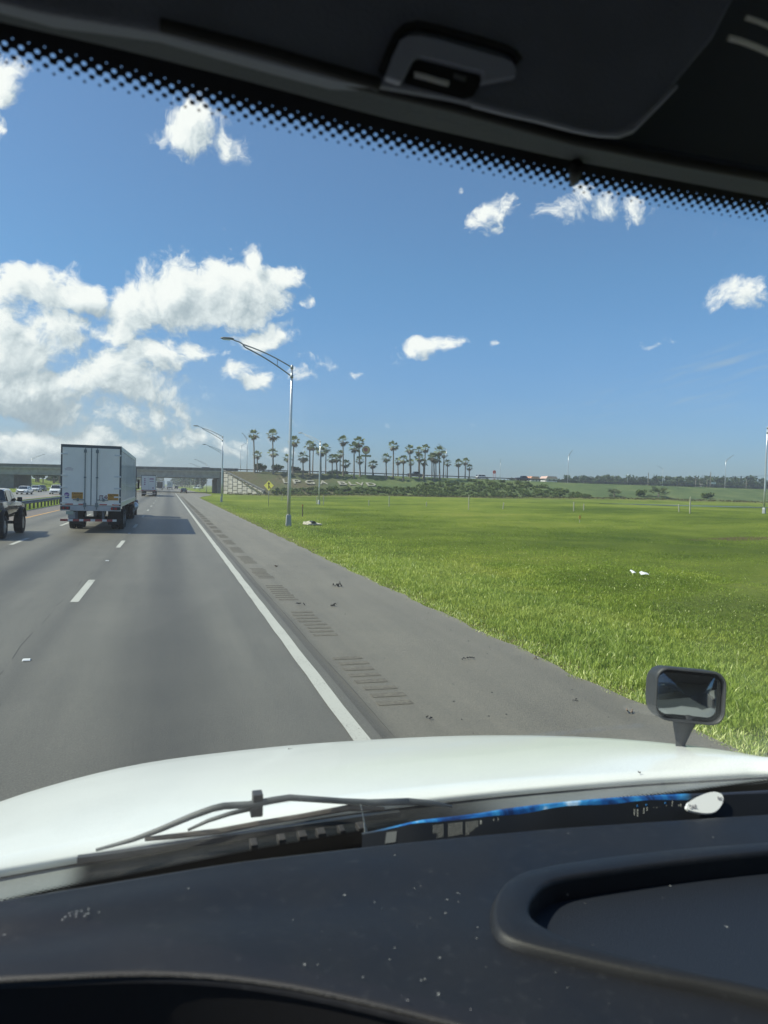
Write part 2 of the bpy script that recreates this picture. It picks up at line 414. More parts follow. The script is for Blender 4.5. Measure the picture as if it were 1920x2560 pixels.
wob = 0.05*np.sin(XX*0.31+np.sin(YY*0.23)*1.7)*np.sin(YY*0.27) * (np.abs(XX) > 12)
ground = grid_mesh('ground', np.dstack([XX, YY, ZZ+wob*(YY < 200)*(XX > 12)]), MGRASS)
tag(ground, 'green mown grass field beside the highway', kind='structure')

# pond
pw = bpy.data.materials.new('pond_water'); pw.use_nodes = True; t = NT(pw.node_tree); p = t.n['Principled BSDF']
p.inputs['Base Color'].default_value = (0.03, 0.045, 0.035, 1); p.inputs['Roughness'].default_value = 0.12
b = t.node('ShaderNodeBump'); b.inputs['Strength'].default_value = 0.25; b.inputs['Distance'].default_value = 0.05
t.link(t.noise(t.node('ShaderNodeTexCoord').outputs['Object'], 3, 4), b.inputs['Height']); t.link(b.outputs[0], p.inputs['Normal'])
MB().prism([(118+24*math.cos(a)*(1+0.18*math.sin(3*a+1)), 139+9*math.sin(a)*(1+0.2*math.sin(2*a))) for a in np.linspace(0, 2*math.pi, 48, endpoint=False)], 0.2, 0.745).build('pond_water', pw)
bpy.data.objects['pond_water']['kind'] = 'structure'

# ------------------------------------------------------------------ roads
def asphalt(name, base, tracks=None, seed=0.0, wet=0.0):
    m = bpy.data.materials.new(name); m.use_nodes = True; t = NT(m.node_tree); p = t.n['Principled BSDF']
    g = t.node('ShaderNodeNewGeometry'); pos = g.outputs['Position']; x, y, z = t.sep(pos)
    st = t.comb(t.math('MULTIPLY', x, 1.0), t.math('MULTIPLY', y, 0.06), seed)
    n1 = t.noise(st, 2.2, 5, 0.6); n2 = t.noise(pos, 260, 2, 0.9); n3 = t.noise(pos, 0.5, 5, 0.65)
    n4 = t.noise(pos, 48, 4, 0.85)
    v = t.math('ADD', t.math('MULTIPLY', n1, 0.30), t.math('MULTIPLY', n3, 0.22))
    v = t.math('ADD', v, t.math('ADD', t.math('MULTIPLY', n2, 0.40), t.math('MULTIPLY', n4, 0.52)))
    v = t.math('ADD', t.math('MULTIPLY', t.math('SUBTRACT', v, 0.72), 1.9), 1.0)
    v = t.math('ADD', v, t.math('MULTIPLY', t.math('SUBTRACT', t.noise(pos, 62, 2, 0.6), 0.5), 1.1))
    v = t.math('MULTIPLY', v, t.smooth(t.noise(pos, 95, 1, 0.5), 0.66, 0.74, 1.0, 1.7))
    if tracks:
        for c, wd, amt in tracks:
            gss = t.math('EXPONENT', t.math('MULTIPLY', t.math('POWER', t.math('DIVIDE', t.math('SUBTRACT', x, c), wd), 2.0), -1.0))
            v = t.math('MULTIPLY', v, t.math('SUBTRACT', 1.0, t.math('MULTIPLY', gss, amt)))
    vm = t.node('ShaderNodeVectorMath'); vm.operation = 'SCALE'; vm.inputs[0].default_value = base; t.link(v, vm.inputs[3])
    t.link(vm.outputs[0], p.inputs['Base Color']); p.inputs['Roughness'].default_value = 0.55
    p.inputs['Specular IOR Level'].default_value = 0.60
    b = t.node('ShaderNodeBump'); b.inputs['Strength'].default_value = 1.0; b.inputs['Distance'].default_value = 0.008
    t.link(t.math('ADD', n2, n4), b.inputs['Height']); t.link(b.outputs[0], p.inputs['Normal'])
    return m
lanes = [(0.03, 0.58, 0.42), (-3.70, 0.58, 0.40), (-7.2, 0.5, 0.3), (-1.74, 0.16, 0.16), (-5.5, 0.12, 0.15), (0.95, 0.3, -0.08), (-0.9, 0.3, -0.08), (-2.8, 0.3, -0.07), (-4.6, 0.3, -0.07)]
MROAD = asphalt('asphalt_lane', (0.132, 0.123, 0.100), lanes)
MSHO = asphalt('asphalt_shoulder', (0.176, 0.158, 0.120), [(2.03, 0.17, 0.50), (2.62, 0.12, 0.10), (5.3, 0.25, -0.15)], 3.0)
MFAR = asphalt('asphalt_far', (0.20, 0.19, 0.17))
def sheet(name, pts, z, m, thick=0.0):
    return tag(MB().add([(a, b, z) for a, b in pts], [tuple(range(len(pts)))]).build(name, m), kind='structure')
def strip(name, cols, m, z, ysamp):
    """ribbon between x = cols[0](y) and cols[1](y)"""
    P = [[(cols[0](y), y, z), (cols[1](y), y, z)] for y in ysamp]
    o = grid_mesh(name, P, m, smooth=False); return tag(o, kind='structure')
YS = np.concatenate([np.arange(-12, 60, 1.5), np.arange(60, 420, 6), [480, 600, 800, 1200]])
strip('road', (lambda y: -9.0, lambda y: 2.02), MROAD, 0.016, YS)
def shoulder_edge(y):
    e = np.interp(y, [0, 20, 140, 155, 185, 215, 260, 420, 1200], [5.35, 5.2, 5.6, 6.8, 10.6, 11.2, 9.8, 7.0, 6.5])
    return e + 0.045*math.sin(y*2.1)+0.03*math.sin(y*5.7+1)
strip('road_shoulder', (lambda y: 2.02, shoulder_edge), MSHO, 0.012, np.concatenate([np.arange(-12, 120, 0.4), np.arange(120, 420, 5), [480, 600, 800, 1200]]))
strip('road_shoulder_inner', (lambda y: -10.95, lambda y: -9.0), asphalt('asphalt_inner', (0.16, 0.13, 0.105)), 0.012, YS)
strip('opposite_road', (lambda y: -29.5+0.0*y, lambda y: -17.4), MFAR, 0.012, YS)
MLINE = mat('road_paint_white', (0.50, 0.50, 0.45), 0.7, var=0.16, vscale=6, bump=0.2, bscale=60)
def worn(name, col):
    m = bpy.data.materials.new(name); m.use_nodes = True; t = NT(m.node_tree); p = t.n['Principled BSDF']
    pos = t.node('ShaderNodeNewGeometry').outputs['Position']
    n = t.noise(pos, 42, 5, 0.75); n2 = t.noise(pos, 1.1, 4, 0.6)
    c = t.mix(t.smooth(t.math('ADD', n, t.math('MULTIPLY', t.math('SUBTRACT', n2, 0.5), 0.5)), 0.30, 0.44), (0.17, 0.165, 0.15), col)
    t.link(c, p.inputs['Base Color']); p.inputs['Roughness'].default_value = 0.75
    return m
MLINE = worn('worn_white_line', (0.41, 0.41, 0.37)); MYEL = worn('worn_orange_line', (0.62, 0.33, 0.09))
strip('edge_line', (lambda y: 1.73+0.006*math.sin(y*3), lambda y: 1.90+0.005*math.sin(y*2.3)), MLINE, 0.021, np.concatenate([np.arange(-12, 60, 0.7), np.arange(60, 205, 6)]))
strip('median_line', (lambda y: -8.83, lambda y: -8.69), MYEL, 0.021, YS[:110])
strip('opposite_edge_line', (lambda y: -19.2, lambda y: -19.0), MYEL, 0.018, YS[:110])
dm = MB()
for y in np.arange(-8.5, 420, 12.8):
    for x, off in ((-1.77, 17.04), (-5.59, 18.2)):
        yy = y - (-8.5) + (off-12.8*2)
        dm.add([(x-0.08, yy-1.72, 0.021), (x+0.08, yy-1.72, 0.021), (x+0.08, yy+1.72, 0.021), (x-0.08, yy+1.72, 0.021)], [(0,1,2,3)])
for y in np.arange(150, 330, 12.8):
    dm.add([(6.1, y, 0.021), (6.22, y, 0.021), (6.22, y+4, 0.021), (6.1, y+4, 0.021)], [(0,1,2,3)])
for y in np.arange(60, 330, 12.8):
    dm.add([(-23.0, y, 0.018), (-22.85, y, 0.018), (-22.85, y+3.4, 0.018), (-23.0, y+3.4, 0.018)], [(0,1,2,3)])
tag(dm.build('lane_marking', MLINE), kind='structure')
rm = MB()                                     # milled rumble strips: shallow dark grooves in rows of eight
for k, yc in enumerate([8.65, 12.45, 16.2, 19.9, 23.6] + list(np.arange(27.3, 150, 3.7))):
    for j in range(8):
        y = yc-1.12+j*0.31
        a = rnd.uniform(-.03, .03)
        rm.add([(2.30+a, y, 0.0165), (2.71+a, y+rnd.uniform(-.01, .01), 0.0165), (2.71+a, y+0.15, 0.0165), (2.30+a, y+0.15, 0.0165)], [(0,1,2,3)])
mr = bpy.data.materials.new('rumble_groove'); mr.use_nodes = True; t = NT(mr.node_tree); p = t.n['Principled BSDF']
pos = t.node('ShaderNodeNewGeometry').outputs['Position']
t.link(t.ramp(t.noise(pos, 22, 5, 0.8), [(0.36, (0.070, 0.064, 0.054)), (0.60, (0.150, 0.138, 0.110))]), p.inputs['Base Color']); p.inputs['Roughness'].default_value = 0.95
tag(rm.build('rumble_strip', mr), kind='structure')
seam = MB()                                   # sealed joint between lane and shoulder
for y in np.arange(-8, 90, 0.8):
    w_ = 0.012+0.006*math.sin(y*1.7)
    seam.add([(2.145+.006*math.sin(y), y, .0175), (2.145+w_+.006*math.sin(y), y, .0175), (2.145+w_+.006*math.sin(y+.8), y+.8, .0175), (2.145+.006*math.sin(y+.8), y+.8, .0175)], [(0,1,2,3)])
for (xc, y0_, y1_, a_) in ((-1.97, 3, 80, .05), (-5.75, 10, 110, .05)):
    y = y0_
    f0 = lambda y: xc+a_*math.sin(y*.35)+.025*math.sin(y*1.9+1)+.012*math.sin(y*5.3)
    while y < y1_:
        l_ = rnd.uniform(.5, 1.1); w_ = rnd.uniform(.003, .011)
        if rnd.random() > .3: seam.add([(f0(y), y, .0195), (f0(y)+w_, y, .0195), (f0(y+l_)+w_*.8, y+l_, .0195), (f0(y+l_), y+l_, .0195)], [(0,1,2,3)])
        y += l_
tag(seam.build('road_joint', mat('joint_tar', (.075,.073,.067), .8)), kind='structure')

# reflective pavement markers
def rpm_marker(x, y, label, first=None):
    if first: return dup(first, (x, y, 0.02), label=label)
    r = thing('pavement_marker', label, 'road marker', (x, y, 0.02), group='reflective markers on the lane line')
    MB().loft([[(-.05,-.05,0),(.05,-.05,0),(.05,.05,0),(-.05,.05,0)], [(-.045,-.02,.018),(.045,-.02,.018),(.045,.02,.018),(-.045,.02,.018)]]).build('housing', mat('marker_white', (0.75, 0.75, 0.72), 0.4), r)
    MB().add([(-.04,-.052,.004),(.04,-.052,.004),(.038,-.030,.016),(-.038,-.030,.016)], [(0,1,2,3)]).build('reflector', ltlens, r)
    return r
k0 = rpm_marker(-1.78, 10.4, 'white reflective road marker on the lane line, nearest one, low on the left')
rpm_marker(-1.77, 23.3, 'white reflective road marker on the lane line between the two nearest dashes', k0)
rpm_marker(-1.77, 36.1, 'white reflective road marker on the lane line just behind the trailer shadow', k0)

# ------------------------------------------------------------------ embankment of the crossing road
MBANK = bpy.data.materials.new('bank_grass'); MBANK.use_nodes = True; t = NT(MBANK.node_tree); p = t.n['Principled BSDF']
pos = t.node('ShaderNodeNewGeometry').outputs['Position']; x, y, z = t.sep(pos)
n1 = t.noise(pos, 0.12, 5, 0.6); n2 = t.noise(pos, 1.3, 5, 0.7)
f = t.math('ADD', t.math('MULTIPLY', n1, 0.6), t.math('MULTIPLY', n2, 0.4))
gcol = t.ramp(f, [(0.36, (0.045, 0.085, 0.024)), (0.5, (0.090, 0.140, 0.038)), (0.64, (0.150, 0.185, 0.058))])
dry = t.math('MULTIPLY', t.smooth(x, 42, 62, 1.0, 0.12), t.smooth(f, 0.36, 0.60, 0.35, 0.95))
t.link(t.mix(dry, gcol, (0.112, 0.094, 0.052)), p.inputs['Base Color']); p.inputs['Roughness'].default_value = 0.95
b = t.node('ShaderNodeBump'); b.inputs['Strength'].default_value = 1.0; b.inputs['Distance'].default_value = 0.5
t.link(t.noise(pos, 1.6, 6, 0.75), b.inputs['Height']); t.link(b.outputs[0], p.inputs['Normal'])
xs = np.concatenate([np.arange(0, 110, 1.5), np.arange(110, 260, 5), np.arange(270, 920, 40)])
rows = []
us = np.concatenate([np.linspace(0, 1, 15)])
for u in us:
    row = []
    for i, s_ in enumerate(xs):
        X0 = 27.0*(1-u)+16.9*u; X = X0 + s_
        tY = toeY(max(X, 27)) if u < 1 else 213; Y = tY*(1-u)+228*u
        if X < 30: Y = (213*(1-u)+228*u)*(1-min(1, s_/6.0)) + Y*min(1, s_/6.0)
        z_ = float(slope_z(max(X, 27), toeY(max(X,27))+(228-toeY(max(X,27)))*u))
        n_ = 0.16*math.sin(X*0.8+Y)*math.sin(Y*0.9+X*0.2)*(u > 0.02)*(u < 0.98)
        row.append((X, Y, (z_ if u > 0 else float(field(X, Y))-0.3)+n_))
    rows.append(row)
rows.append([(16.9+s_, 258, float(ztop(16.9+s_))-0.05) for s_ in xs])
rows.append([(16.9+s_, 278, -0.3) for s_ in xs])
tag(grid_mesh('embankment', rows, MBANK), kind='structure')
P = [[(16.9+s_, 228.6, float(ztop(16.9+s_))+0.06), (16.9+s_, 257, float(ztop(16.9+s_))+0.06)] for s_ in xs]
tag(grid_mesh('overpass_road', P, asphalt('asphalt_overpass', (0.24, 0.23, 0.21)), smooth=False), kind='structure')

# ------------------------------------------------------------------ overpass bridge
br = thing('overpass_bridge', 'long grey concrete highway bridge crossing over the road', 'bridge', (0, 230, 0))
def zt(x): return 7.22+0.0125*(x+47)            # the deck climbs slightly to the right
L0, L1 = -95.0, 17.4
def beam(m, x0, x1, y0, y1, a, b, mi=0):
    v = [(x0,y0,zt(x0)+a),(x1,y0,zt(x1)+a),(x1,y1,zt(x1)+a),(x0,y1,zt(x0)+a),(x0,y0,zt(x0)+b),(x1,y0,zt(x1)+b),(x1,y1,zt(x1)+b),(x0,y1,zt(x0)+b)]
    m.add(v, [(3,2,1,0),(4,5,6,7),(0,1,5,4),(1,2,6,5),(2,3,7,6),(3,0,4,7)], mi)
g_ = MB()
for j in range(7): beam(g_, L0, L1, 0.35+j*4.4, 0.85+j*4.4, -3.05, -1.25); beam(g_, L0, L1, 0.12+j*4.4, 1.08+j*4.4, -3.15, -2.9)
g_.build('girder', concrete, br)
g_ = MB(); beam(g_, L0, L1, -0.15, 28.2, -1.25, -0.88); g_.build('deck', concrete, br)
for y0 in (-0.15, 27.8):
    g_ = MB()
    for k in range(28):
        xa = L0+k*4.2; xb = min(xa+4.17, 21.0)
        if xa > 19: break
        beam(g_, xa, xb, y0, y0+0.4, -0.88, 0.0)
    g_.build('parapet', dconcrete, br)
def bent(x, w=1.1):
    g_ = MB(); g_.box(x-0.7, x+0.7, 0.5, 27.5, 3.3+0.0125*(x+47), 4.05+0.0125*(x+47)); 
    for y in (2.5, 9.5, 18.5, 25.5): g_.tube([(x, y, -0.2), (x, y, 3.6)], w/2, 14)
    g_.build('pier', concrete, br, smooth=False)
bent(-14.0)
g_ = MB(); g_.box(14.6, 17.0, 0.2, 28, -0.3, 4.6); g_.box(15.4, 17.4, 0.0, 28.1, 4.6, 7.0); g_.build('abutment', dconcrete, br)  # both abutments: shade under the bridge put into a darker concrete
g_ = MB(); g_.box(-100, -43.4, 0.3, 28, -0.3, 4.1); g_.build('abutment', dconcrete, br)

# retaining wing wall with staggered precast panels
wl = thing('retaining_wall', 'pale retaining wall of staggered precast panels beside the right bridge pier', 'wall', (16.6, 228.8, 0))
A = Vector((0, 0, 0)); B = Vector((10.6, -14.6, 0)); Lw = (B-A).length; dirw = (B-A)/Lw; nrm = Vector((dirw.y, -dirw.x, 0)); nrm = -nrm if nrm.y > 0 else nrm
def WP(s_, o, z_): q_ = A+dirw*s_+nrm*o; return (q_.x, q_.y, z_)
def wtop(s_): return 7.05-5.75*s_/Lw
g_ = MB(); n_ = 12
g_.loft([[WP(s_, -0.25, -0.3), WP(s_, 0.05, -0.3), WP(s_, 0.05, wtop(s_)), WP(s_, -0.25, wtop(s_))] for s_ in np.linspace(0, Lw, n_)])
g_.build('wall_core', mat('wall_joint', (0.13, 0.13, 0.12), 0.95), wl)
g_ = MB(); ph = 1.3; pl_ = 2.2
for c_ in range(9):
    for r_ in range(-1, 7):
        s0 = c_*pl_; s1 = min(s0+pl_-0.16, Lw); z0 = -0.2+r_*ph+(0.65 if c_ % 2 else 0); z1 = z0+ph-0.15
        z0 = max(z0, -0.25)
        if s1-s0 < .4: continue
        t0, t1 = min(z1, wtop(s0)-0.1), min(z1, wtop(s1)-0.1)
        if t0 <= z0+0.1: continue
        t1 = max(t1, z0+0.02)
        v = [WP(s0, .05, z0), WP(s1, .05, z0), WP(s1, .05, t1), WP(s0, .05, t0)] + [WP(s0+.1, .2, z0+.08), WP(s1-.1, .2, z0+.08), WP(s1-.1, .2, max(t1-.08, z0+.09)), WP(s0+.1, .2, max(t0-.08, z0+.09))]
        g_.add(v, [(4,5,6,7),(0,1,5,4),(1,2,6,5),(2,3,7,6),(3,0,4,7)])
g_.build('wall_panel', mat('pale_concrete', (0.42, 0.40, 0.36), 0.9, var=0.25, vscale=0.7), wl)
g_ = MB(); g_.loft([[WP(s_, -0.35, wtop(s_)), WP(s_, 0.35, wtop(s_)), WP(s_, 0.35, wtop(s_)+0.32), WP(s_, -0.35, wtop(s_)+0.32)] for s_ in np.linspace(-0.2, Lw+0.6, n_)])
g_.build('coping', dconcrete, wl)

# ------------------------------------------------------------------ guard rails
def wbeam(m, pts, z, side):
    prof = [(0, -.155), (.05, -.12), (.085, -.08), (.03, -.03), (.0, 0), (.03, .03), (.085, .08), (.05, .12), (0, .155)]
    prof = prof + [(a-0.012, b) for a, b in reversed(prof)]
    m.loft([[(p_[0]+side[0]*a, p_[1]+side[1]*a, p_[2]+z+b) for a, b in prof] for p_ in pts])
gr = thing('guardrail', 'dark grey steel guardrail along the grass median left of the lanes', 'guardrail', (-11.3, 0, 0))
m_ = MB(); wbeam(m_, [(0, y, 0) for y in np.arange(20, 226, 4)], 0.62, (1, 0)); m_.build('rail', mat('rail_steel', (0.16, 0.17, 0.19), 0.5, 0.5, var=0.3, vscale=1.5), gr, smooth=False)
post = None
for y in np.arange(36, 224, 1.95):
    if post is None:
        post = MB().box(-.16, -.02, -.05, .05, -.1, .74).box(-.02, 0.0, -.07, .07, .45, .78).build('post', mat('post_wood', (0.12, 0.10, 0.085), 0.9), gr, loc=(0, y, 0))
    else:
        c_ = post.copy(); COL.objects.link(c_); c_.location = (0, y, 0)
gr2 = thing('guardrail', 'dark guardrail running along the crest of the embankment behind the palms', 'guardrail', (0, 228.9, 0))
m_ = MB(); wbeam(m_, [(X, 0, float(ztop(X))) for X in np.arange(19, 300, 4)], 0.70, (0, -1)); m_.build('rail', darksteel, gr2)
post = None
for X in np.arange(20, 280, 3.8):
    loc = (X, 0, float(ztop(X)))
    if post is None: post = MB().box(-.07, .07, 0.0, .16, -.2, .84).build('post', darksteel, gr2, loc=loc)
    else: c_ = post.copy(); COL.objects.link(c_); c_.location = loc

# ------------------------------------------------------------------ street lamps
def lamp_meshes():
    r = thing('street_lamp', '', 'street lamp')
    n = 10
    MB().tube([(0,0,0.0),(0,0,3),(0,0,7),(0,0,10.35)], [0.115,0.105,0.09,0.075], 14).build('pole', aluminium, r, smooth=True)
    b = MB(); sq = lambda h, z: [(-h,-h,z),(h,-h,z),(h,h,z),(-h,h,z)]
    b.loft([sq(.17,-.15), sq(.17,.02), sq(.165,.10), sq(.15,.38), sq(.135,.62), sq(.115,.66)]); b.build('base', mat('cast_base', (0.36,0.37,0.37), 0.55, 0.4), r, bevel=0.01)
    a = MB(); up = []; lo = []
    for k in range(13):
        s_ = k/12; up.append((-3.15*s_, 0, 10.2+1.22*s_+0.12*math.sin(s_*math.pi)))
        lo.append((-3.0*s_, 0, 9.62+1.62*s_+0.10*math.sin(s_*math.pi)))
    tip = [(-3.15-0.14*k, 0, 11.42+0.10*k-0.014*k*k) for k in range(1, 4)] + [(-3.85, 0, 11.68)]
    a.tube(up+tip, 0.042, 8); a.tube(lo+[(-3.15, 0, 11.36)], 0.045, 8); a.tube([(-0.95,0,10.15),(-0.95,0,10.66)], 0.022, 6)
    a.tube([(0,0,10.1),(0,0,10.3)], .095, 12).tube([(0,0,9.52),(0,0,9.72)], .10, 12); a.build('arm', steel, r, smooth=True)
    h = MB(); prof = [(-3.72,.05,.05),(-3.80,.10,.09),(-4.0,.15,.11),(-4.35,.165,.10),(-4.5,.13,.07),(-4.55,.06,.03)]
    rings = [[(x_, wd*math.cos(t_), 11.69+hh*math.sin(t_)*(1 if math.sin(t_) > 0 else .45)) for t_ in np.linspace(0, 2*math.pi, 12, endpoint=False)] for x_, wd, hh in prof]
    hd = h.loft(rings).build('lamp_head', mat('lamp_grey', (0.20,0.21,0.21), 0.5, 0.3), r, smooth=True)
    MB().box(-4.42, -3.95, -.11, .11, 11.615, 11.65).build('lens', ltlens, hd)
    return r
lamp0 = lamp_meshes(); used = []
def lamp(x, y, z, rz, label, scale=1.0, group='aluminium street lamps along the roads'):
    if not used:
        lamp0.location = (x, y, z); lamp0.rotation_euler = (0, 0, rz); lamp0['label'] = label; lamp0['group'] = group; used.append(1)
        lamp0.scale = (scale,)*3; return lamp0
    return dup(lamp0, (x, y, z), rz, label, group, scale)
lamp(7.5, 46.08, 0, 0, 'nearest tall aluminium street lamp with its arm over the shoulder')
lamp(8.04, 115.6, 0, 0, 'second tall street lamp on the right verge, just left of the yellow sign')
lamp(11.25, 160, 0, 0, 'street lamp whose arm shows hidden behind the second lamp by the sign', 0.97)
lamp(13.2, 268, 0, 0, 'street lamp rising above the bridge deck near its right end', 1.0)
lamp(12.9, 318, 0, 0, 'distant street lamp under the bridge, left of the right pier')
lamp(13.3, 392, 0, 0, 'far street lamp seen through the bridge opening beside the distant trees')
lamp(13.4, 470, 0, 0, 'farthest street lamp seen through the bridge opening')
lamp(22.27, 108.2, -0.05, R(-48), 'street lamp in the grass in front of the white slope letters', 0.95)
def lamp_at(px, pyb, y, rz, label, scale=1.0, z=None):
    p_ = on_y(px, pyb, y); lamp(p_[0], y, p_[2] if z is None else z, rz, label, scale)
lamp_at(617, 1180, 229.4, R(62), 'street lamp at the left end of the embankment beside the leftmost palm', 1.02)
lamp_at(601, 1176, 262, R(235), 'street lamp beyond the bridge end with its arm curving to the right', 0.86)
lamp_at(1113.5, 1199, 229.0, R(30), 'street lamp among the right group of palms on the embankment', 1.02)
lamp_at(1250, 1200, 330, R(60), 'pale street lamp beside the round orange sign on the overpass', 0.90)
lamp_at(1419, 1212, 229.2, R(75), 'street lamp standing alone on the crest right of the palms', 1.05)
lamp_at(1568, 1213, 420, R(60), 'small far street lamp in front of the left end of the woods', 0.8)
lamp_at(1656, 1215, 300, R(0), 'street lamp with its arm to the left in front of the dark woods', 0.85)
lamp_at(1812, 1222, 229.2, R(80), 'street lamp between the wooden poles and the traffic lights', 1.1)
lamp_at(1324, 1196, 400, R(60), 'tiny street lamp above the dark pickup at the right end of the overpass', 0.55)
lamp(68.2, 68.2, 0.88, R(115), 'white street lamp at the right edge of the view in the field', 1.0)
lamp(-49.0, 292, 0.8, R(180), 'street lamp left of the white truck behind the bridge', 0.98)
p_ = on_y(-46, 1215, 215); lamp(p_[0]-1.2, 215, 0, R(180), 'street lamp at the left edge with only its head in view', 1.0)
# ------------------------------------------------------------------ vehicles
def wheel(parent, x, y, r, w_, rim=True, name='wheel', share={}):
    """tyre mesh with a rim child; x is the middle of the tread"""
    key = (round(r, 3), round(w_, 3))
    if key not in share:
        t_ = MB(); n = 22
        prof = [(-w_/2*.78, r*.62), (-w_/2, r*.72), (-w_/2, r*.93), (-w_/2*.8, r), (w_/2*.8, r), (w_/2, r*.93), (w_/2, r*.72), (w_/2*.78, r*.62)]
        t_.loft([[(a, b*math.cos(t), b*math.sin(t)) for t in np.linspace(0, 2*math.pi, n, endpoint=False)] for a, b in prof])
        o = t_.build(name, rubber, None, smooth=False)
        h = MB()
        for s_ in (-1, 1):
            h.tube([(s_*w_*.36, 0, 0), (s_*w_*.44, 0, 0)], [r*.61, r*.55], 16)
            h.tube([(s_*w_*.40, 0, 0), (s_*w_*.50, 0, 0)], [r*.2, r*.14], 10)
            for k in range(5):
                a = k*2*math.pi/5; c_, s2 = math.cos(a), math.sin(a)
                h.add([(s_*w_*.455, c_*r*.15-s2*r*.06, s2*r*.15+c_*r*.06), (s_*w_*.455, c_*r*.15+s2*r*.06, s2*r*.15-c_*r*.06), (s_*w_*.455, c_*r*.56+s2*r*.07, s2*r*.56-c_*r*.07), (s_*w_*.455, c_*r*.56-s2*r*.07, s2*r*.56+c_*r*.07)], [(0,1,2,3)])
        q = h.build('rim', rimmat, o); share[key] = (o, q)
        o.parent = parent; o.location = (x, y, r); return o
    o0, q0 = share[key]; o = o0.copy(); COL.objects.link(o); o.parent = parent; o.location = (x, y, r)
    q = q0.copy(); COL.objects.link(q); q.parent = o
    return o

def body_ring(y, hw, z0, z1, r=0.09):
    """lower body cross-section, slightly barrelled"""
    return [(-hw*.90, y, z0), (-hw*.99, y, z0+.12), (-hw, y, z0+(z1-z0)*.55), (-hw*.96, y, z1-r*.3), (-hw*.86, y, z1), (hw*.86, y, z1), (hw*.96, y, z1-r*.3), (hw, y, z0+(z1-z0)*.55), (hw*.99, y, z0+.12), (hw*.90, y, z0)]
CARN = {}
def make_car(name, label, cat, paint, kind='sedan', loc=(0,0,0), rz=0, group=None, lift=0.0):
    """forward is +Y in the car's own frame"""
    r = thing(name, label, cat, loc, rz, group)
    if kind == 'sedan': L, Wd, H, wr, belt, cab = 4.7, 1.83, 1.45, .33, .92, (-1.75, -1.05, .55, 1.25)
    elif kind == 'suv': L, Wd, H, wr, belt, cab = 4.7, 1.90, 1.74, .37, 1.08, (-2.2, -1.95, .55, 1.15)
    elif kind == 'van': L, Wd, H, wr, belt, cab = 5.4, 2.0, 2.1, .36, 1.15, (-2.62, -2.5, 1.3, 2.0)
    else: L, Wd, H, wr, belt, cab = 5.6, 1.98, 1.86, .40, 1.18, (-.75, -.60, 1.05, 1.62)
    hw = Wd/2; y0, y1 = -L/2, L/2; z0 = .26+lift
    b = MB()
    st = [(y0, .80, .15, -.14), (y0+.08, .93, .03, -.03), (y0+.5, 1, 0, 0), (cab[0], 1, 0, 0), (0, 1, -.02, .0), (cab[3], 1, -.02, -.02), (y1-.9, .99, -.01, -.12), (y1-.3, .95, .0, -.2), (y1-.05, .86, .06, -.32), (y1, .72, .14, -.42)]
    if kind in ('pickup',): st = [(a, c_, d, max(e, -.12) if a > 0 else e) for a, c_, d, e in st]
    b.loft([body_ring(y, hw*s_, z0+dz0, belt+lift+dz1) for y, s_, dz0, dz1 in st]); b.build('body', paint, r, smooth=False, bevel=.03)
    g = MB(); a0, a1, b1_, b0 = cab; zb = belt+lift-.02; zt_ = H+lift
    def gr_(y, z, w_, zb_): return [(-hw*.90, y, zb_), (-hw*w_, y, z-.05), (-hw*(w_-.08), y, z), (hw*(w_-.08), y, z), (hw*w_, y, z-.05), (hw*.90, y, zb_)]
    g.loft([gr_(a0, zb+.04, .88, zb-.06), gr_(a1, zt_-.03, .76, zb-.05), gr_((a1+b1_)/2, zt_, .77, zb-.05), gr_(b1_-.1, zt_-.03, .76, zb-.05), gr_(b0, zb+.04, .88, zb-.08)]); g.build('cabin', paint, r, bevel=.02)
    def pane(v, nm='window'): MB().add(v, [(0,1,2,3)]).build(nm, carglass, r)
    e = .012
    pane([(-hw*.80, b0-.02+.05, zb+.07), (hw*.80, b0-.02+.05, zb+.07), (hw*.68, b1_-.05, zt_-.06), (-hw*.68, b1_-.05, zt_-.06)], 'windscreen')
    pane([(-hw*.80, a0-.05, zb+.07), (hw*.80, a0-.05, zb+.07), (hw*.68, a1-.05, zt_-.07), (-hw*.68, a1-.05, zt_-.07)], 'rear_window')
    for s_ in (-1, 1):
        mid = (a1+b1_)/2
        for (q0, q1, t0, t1) in ((mid+.05, b0-.22, mid+.05, b1_-.12), (a0+.28, mid-.05, a1+.1, mid-.05)):
            pane([(s_*(hw*.895+e), q0, zb+.06), (s_*(hw*.895+e), q1, zb+.06), (s_*(hw*.765+e), t1, zt_-.09), (s_*(hw*.765+e), t0, zt_-.09)])
        MB().loft([[(s_*(hw+.02), b0-.32, zb+.04), (s_*(hw+.22), b0-.30, zb+.05), (s_*(hw+.22), b0-.30, zb+.2), (s_*(hw+.02), b0-.32, zb+.18)], [(s_*(hw+.02), b0-.18, zb+.06), (s_*(hw+.19), b0-.18, zb+.07), (s_*(hw+.19), b0-.18, zb+.16), (s_*(hw+.02), b0-.18, zb+.16)]]).build('wing_mirror', paint if kind != 'pickup' else blackplastic, r)
        MB().box(s_*hw*.62-.17, s_*hw*.62+.17, y1-.10, y1-.012, z0+.34, z0+.47).build('headlight', ltlens, r, bevel=.01)
        MB().box(s_*hw*.72-.14, s_*hw*.72+.14, y0-.012, y0+.06, belt+lift-.42, belt+lift-.22).build('tail_light', redlens, r, bevel=.01)
        for yw in (y0+.95, y1-.92): wheel(r, s_*(hw-.12), yw, wr+lift*.3, .24)
    MB().box(-hw*.55, hw*.55, y1-.10, y1+.012, z0+.16, z0+.34).build('grille', blackplastic, r)
    MB().box(-hw*.85, hw*.85, y0-.03, y0+.1, z0+.02, z0+.22).build('bumper', blackplastic, r, bevel=.02)
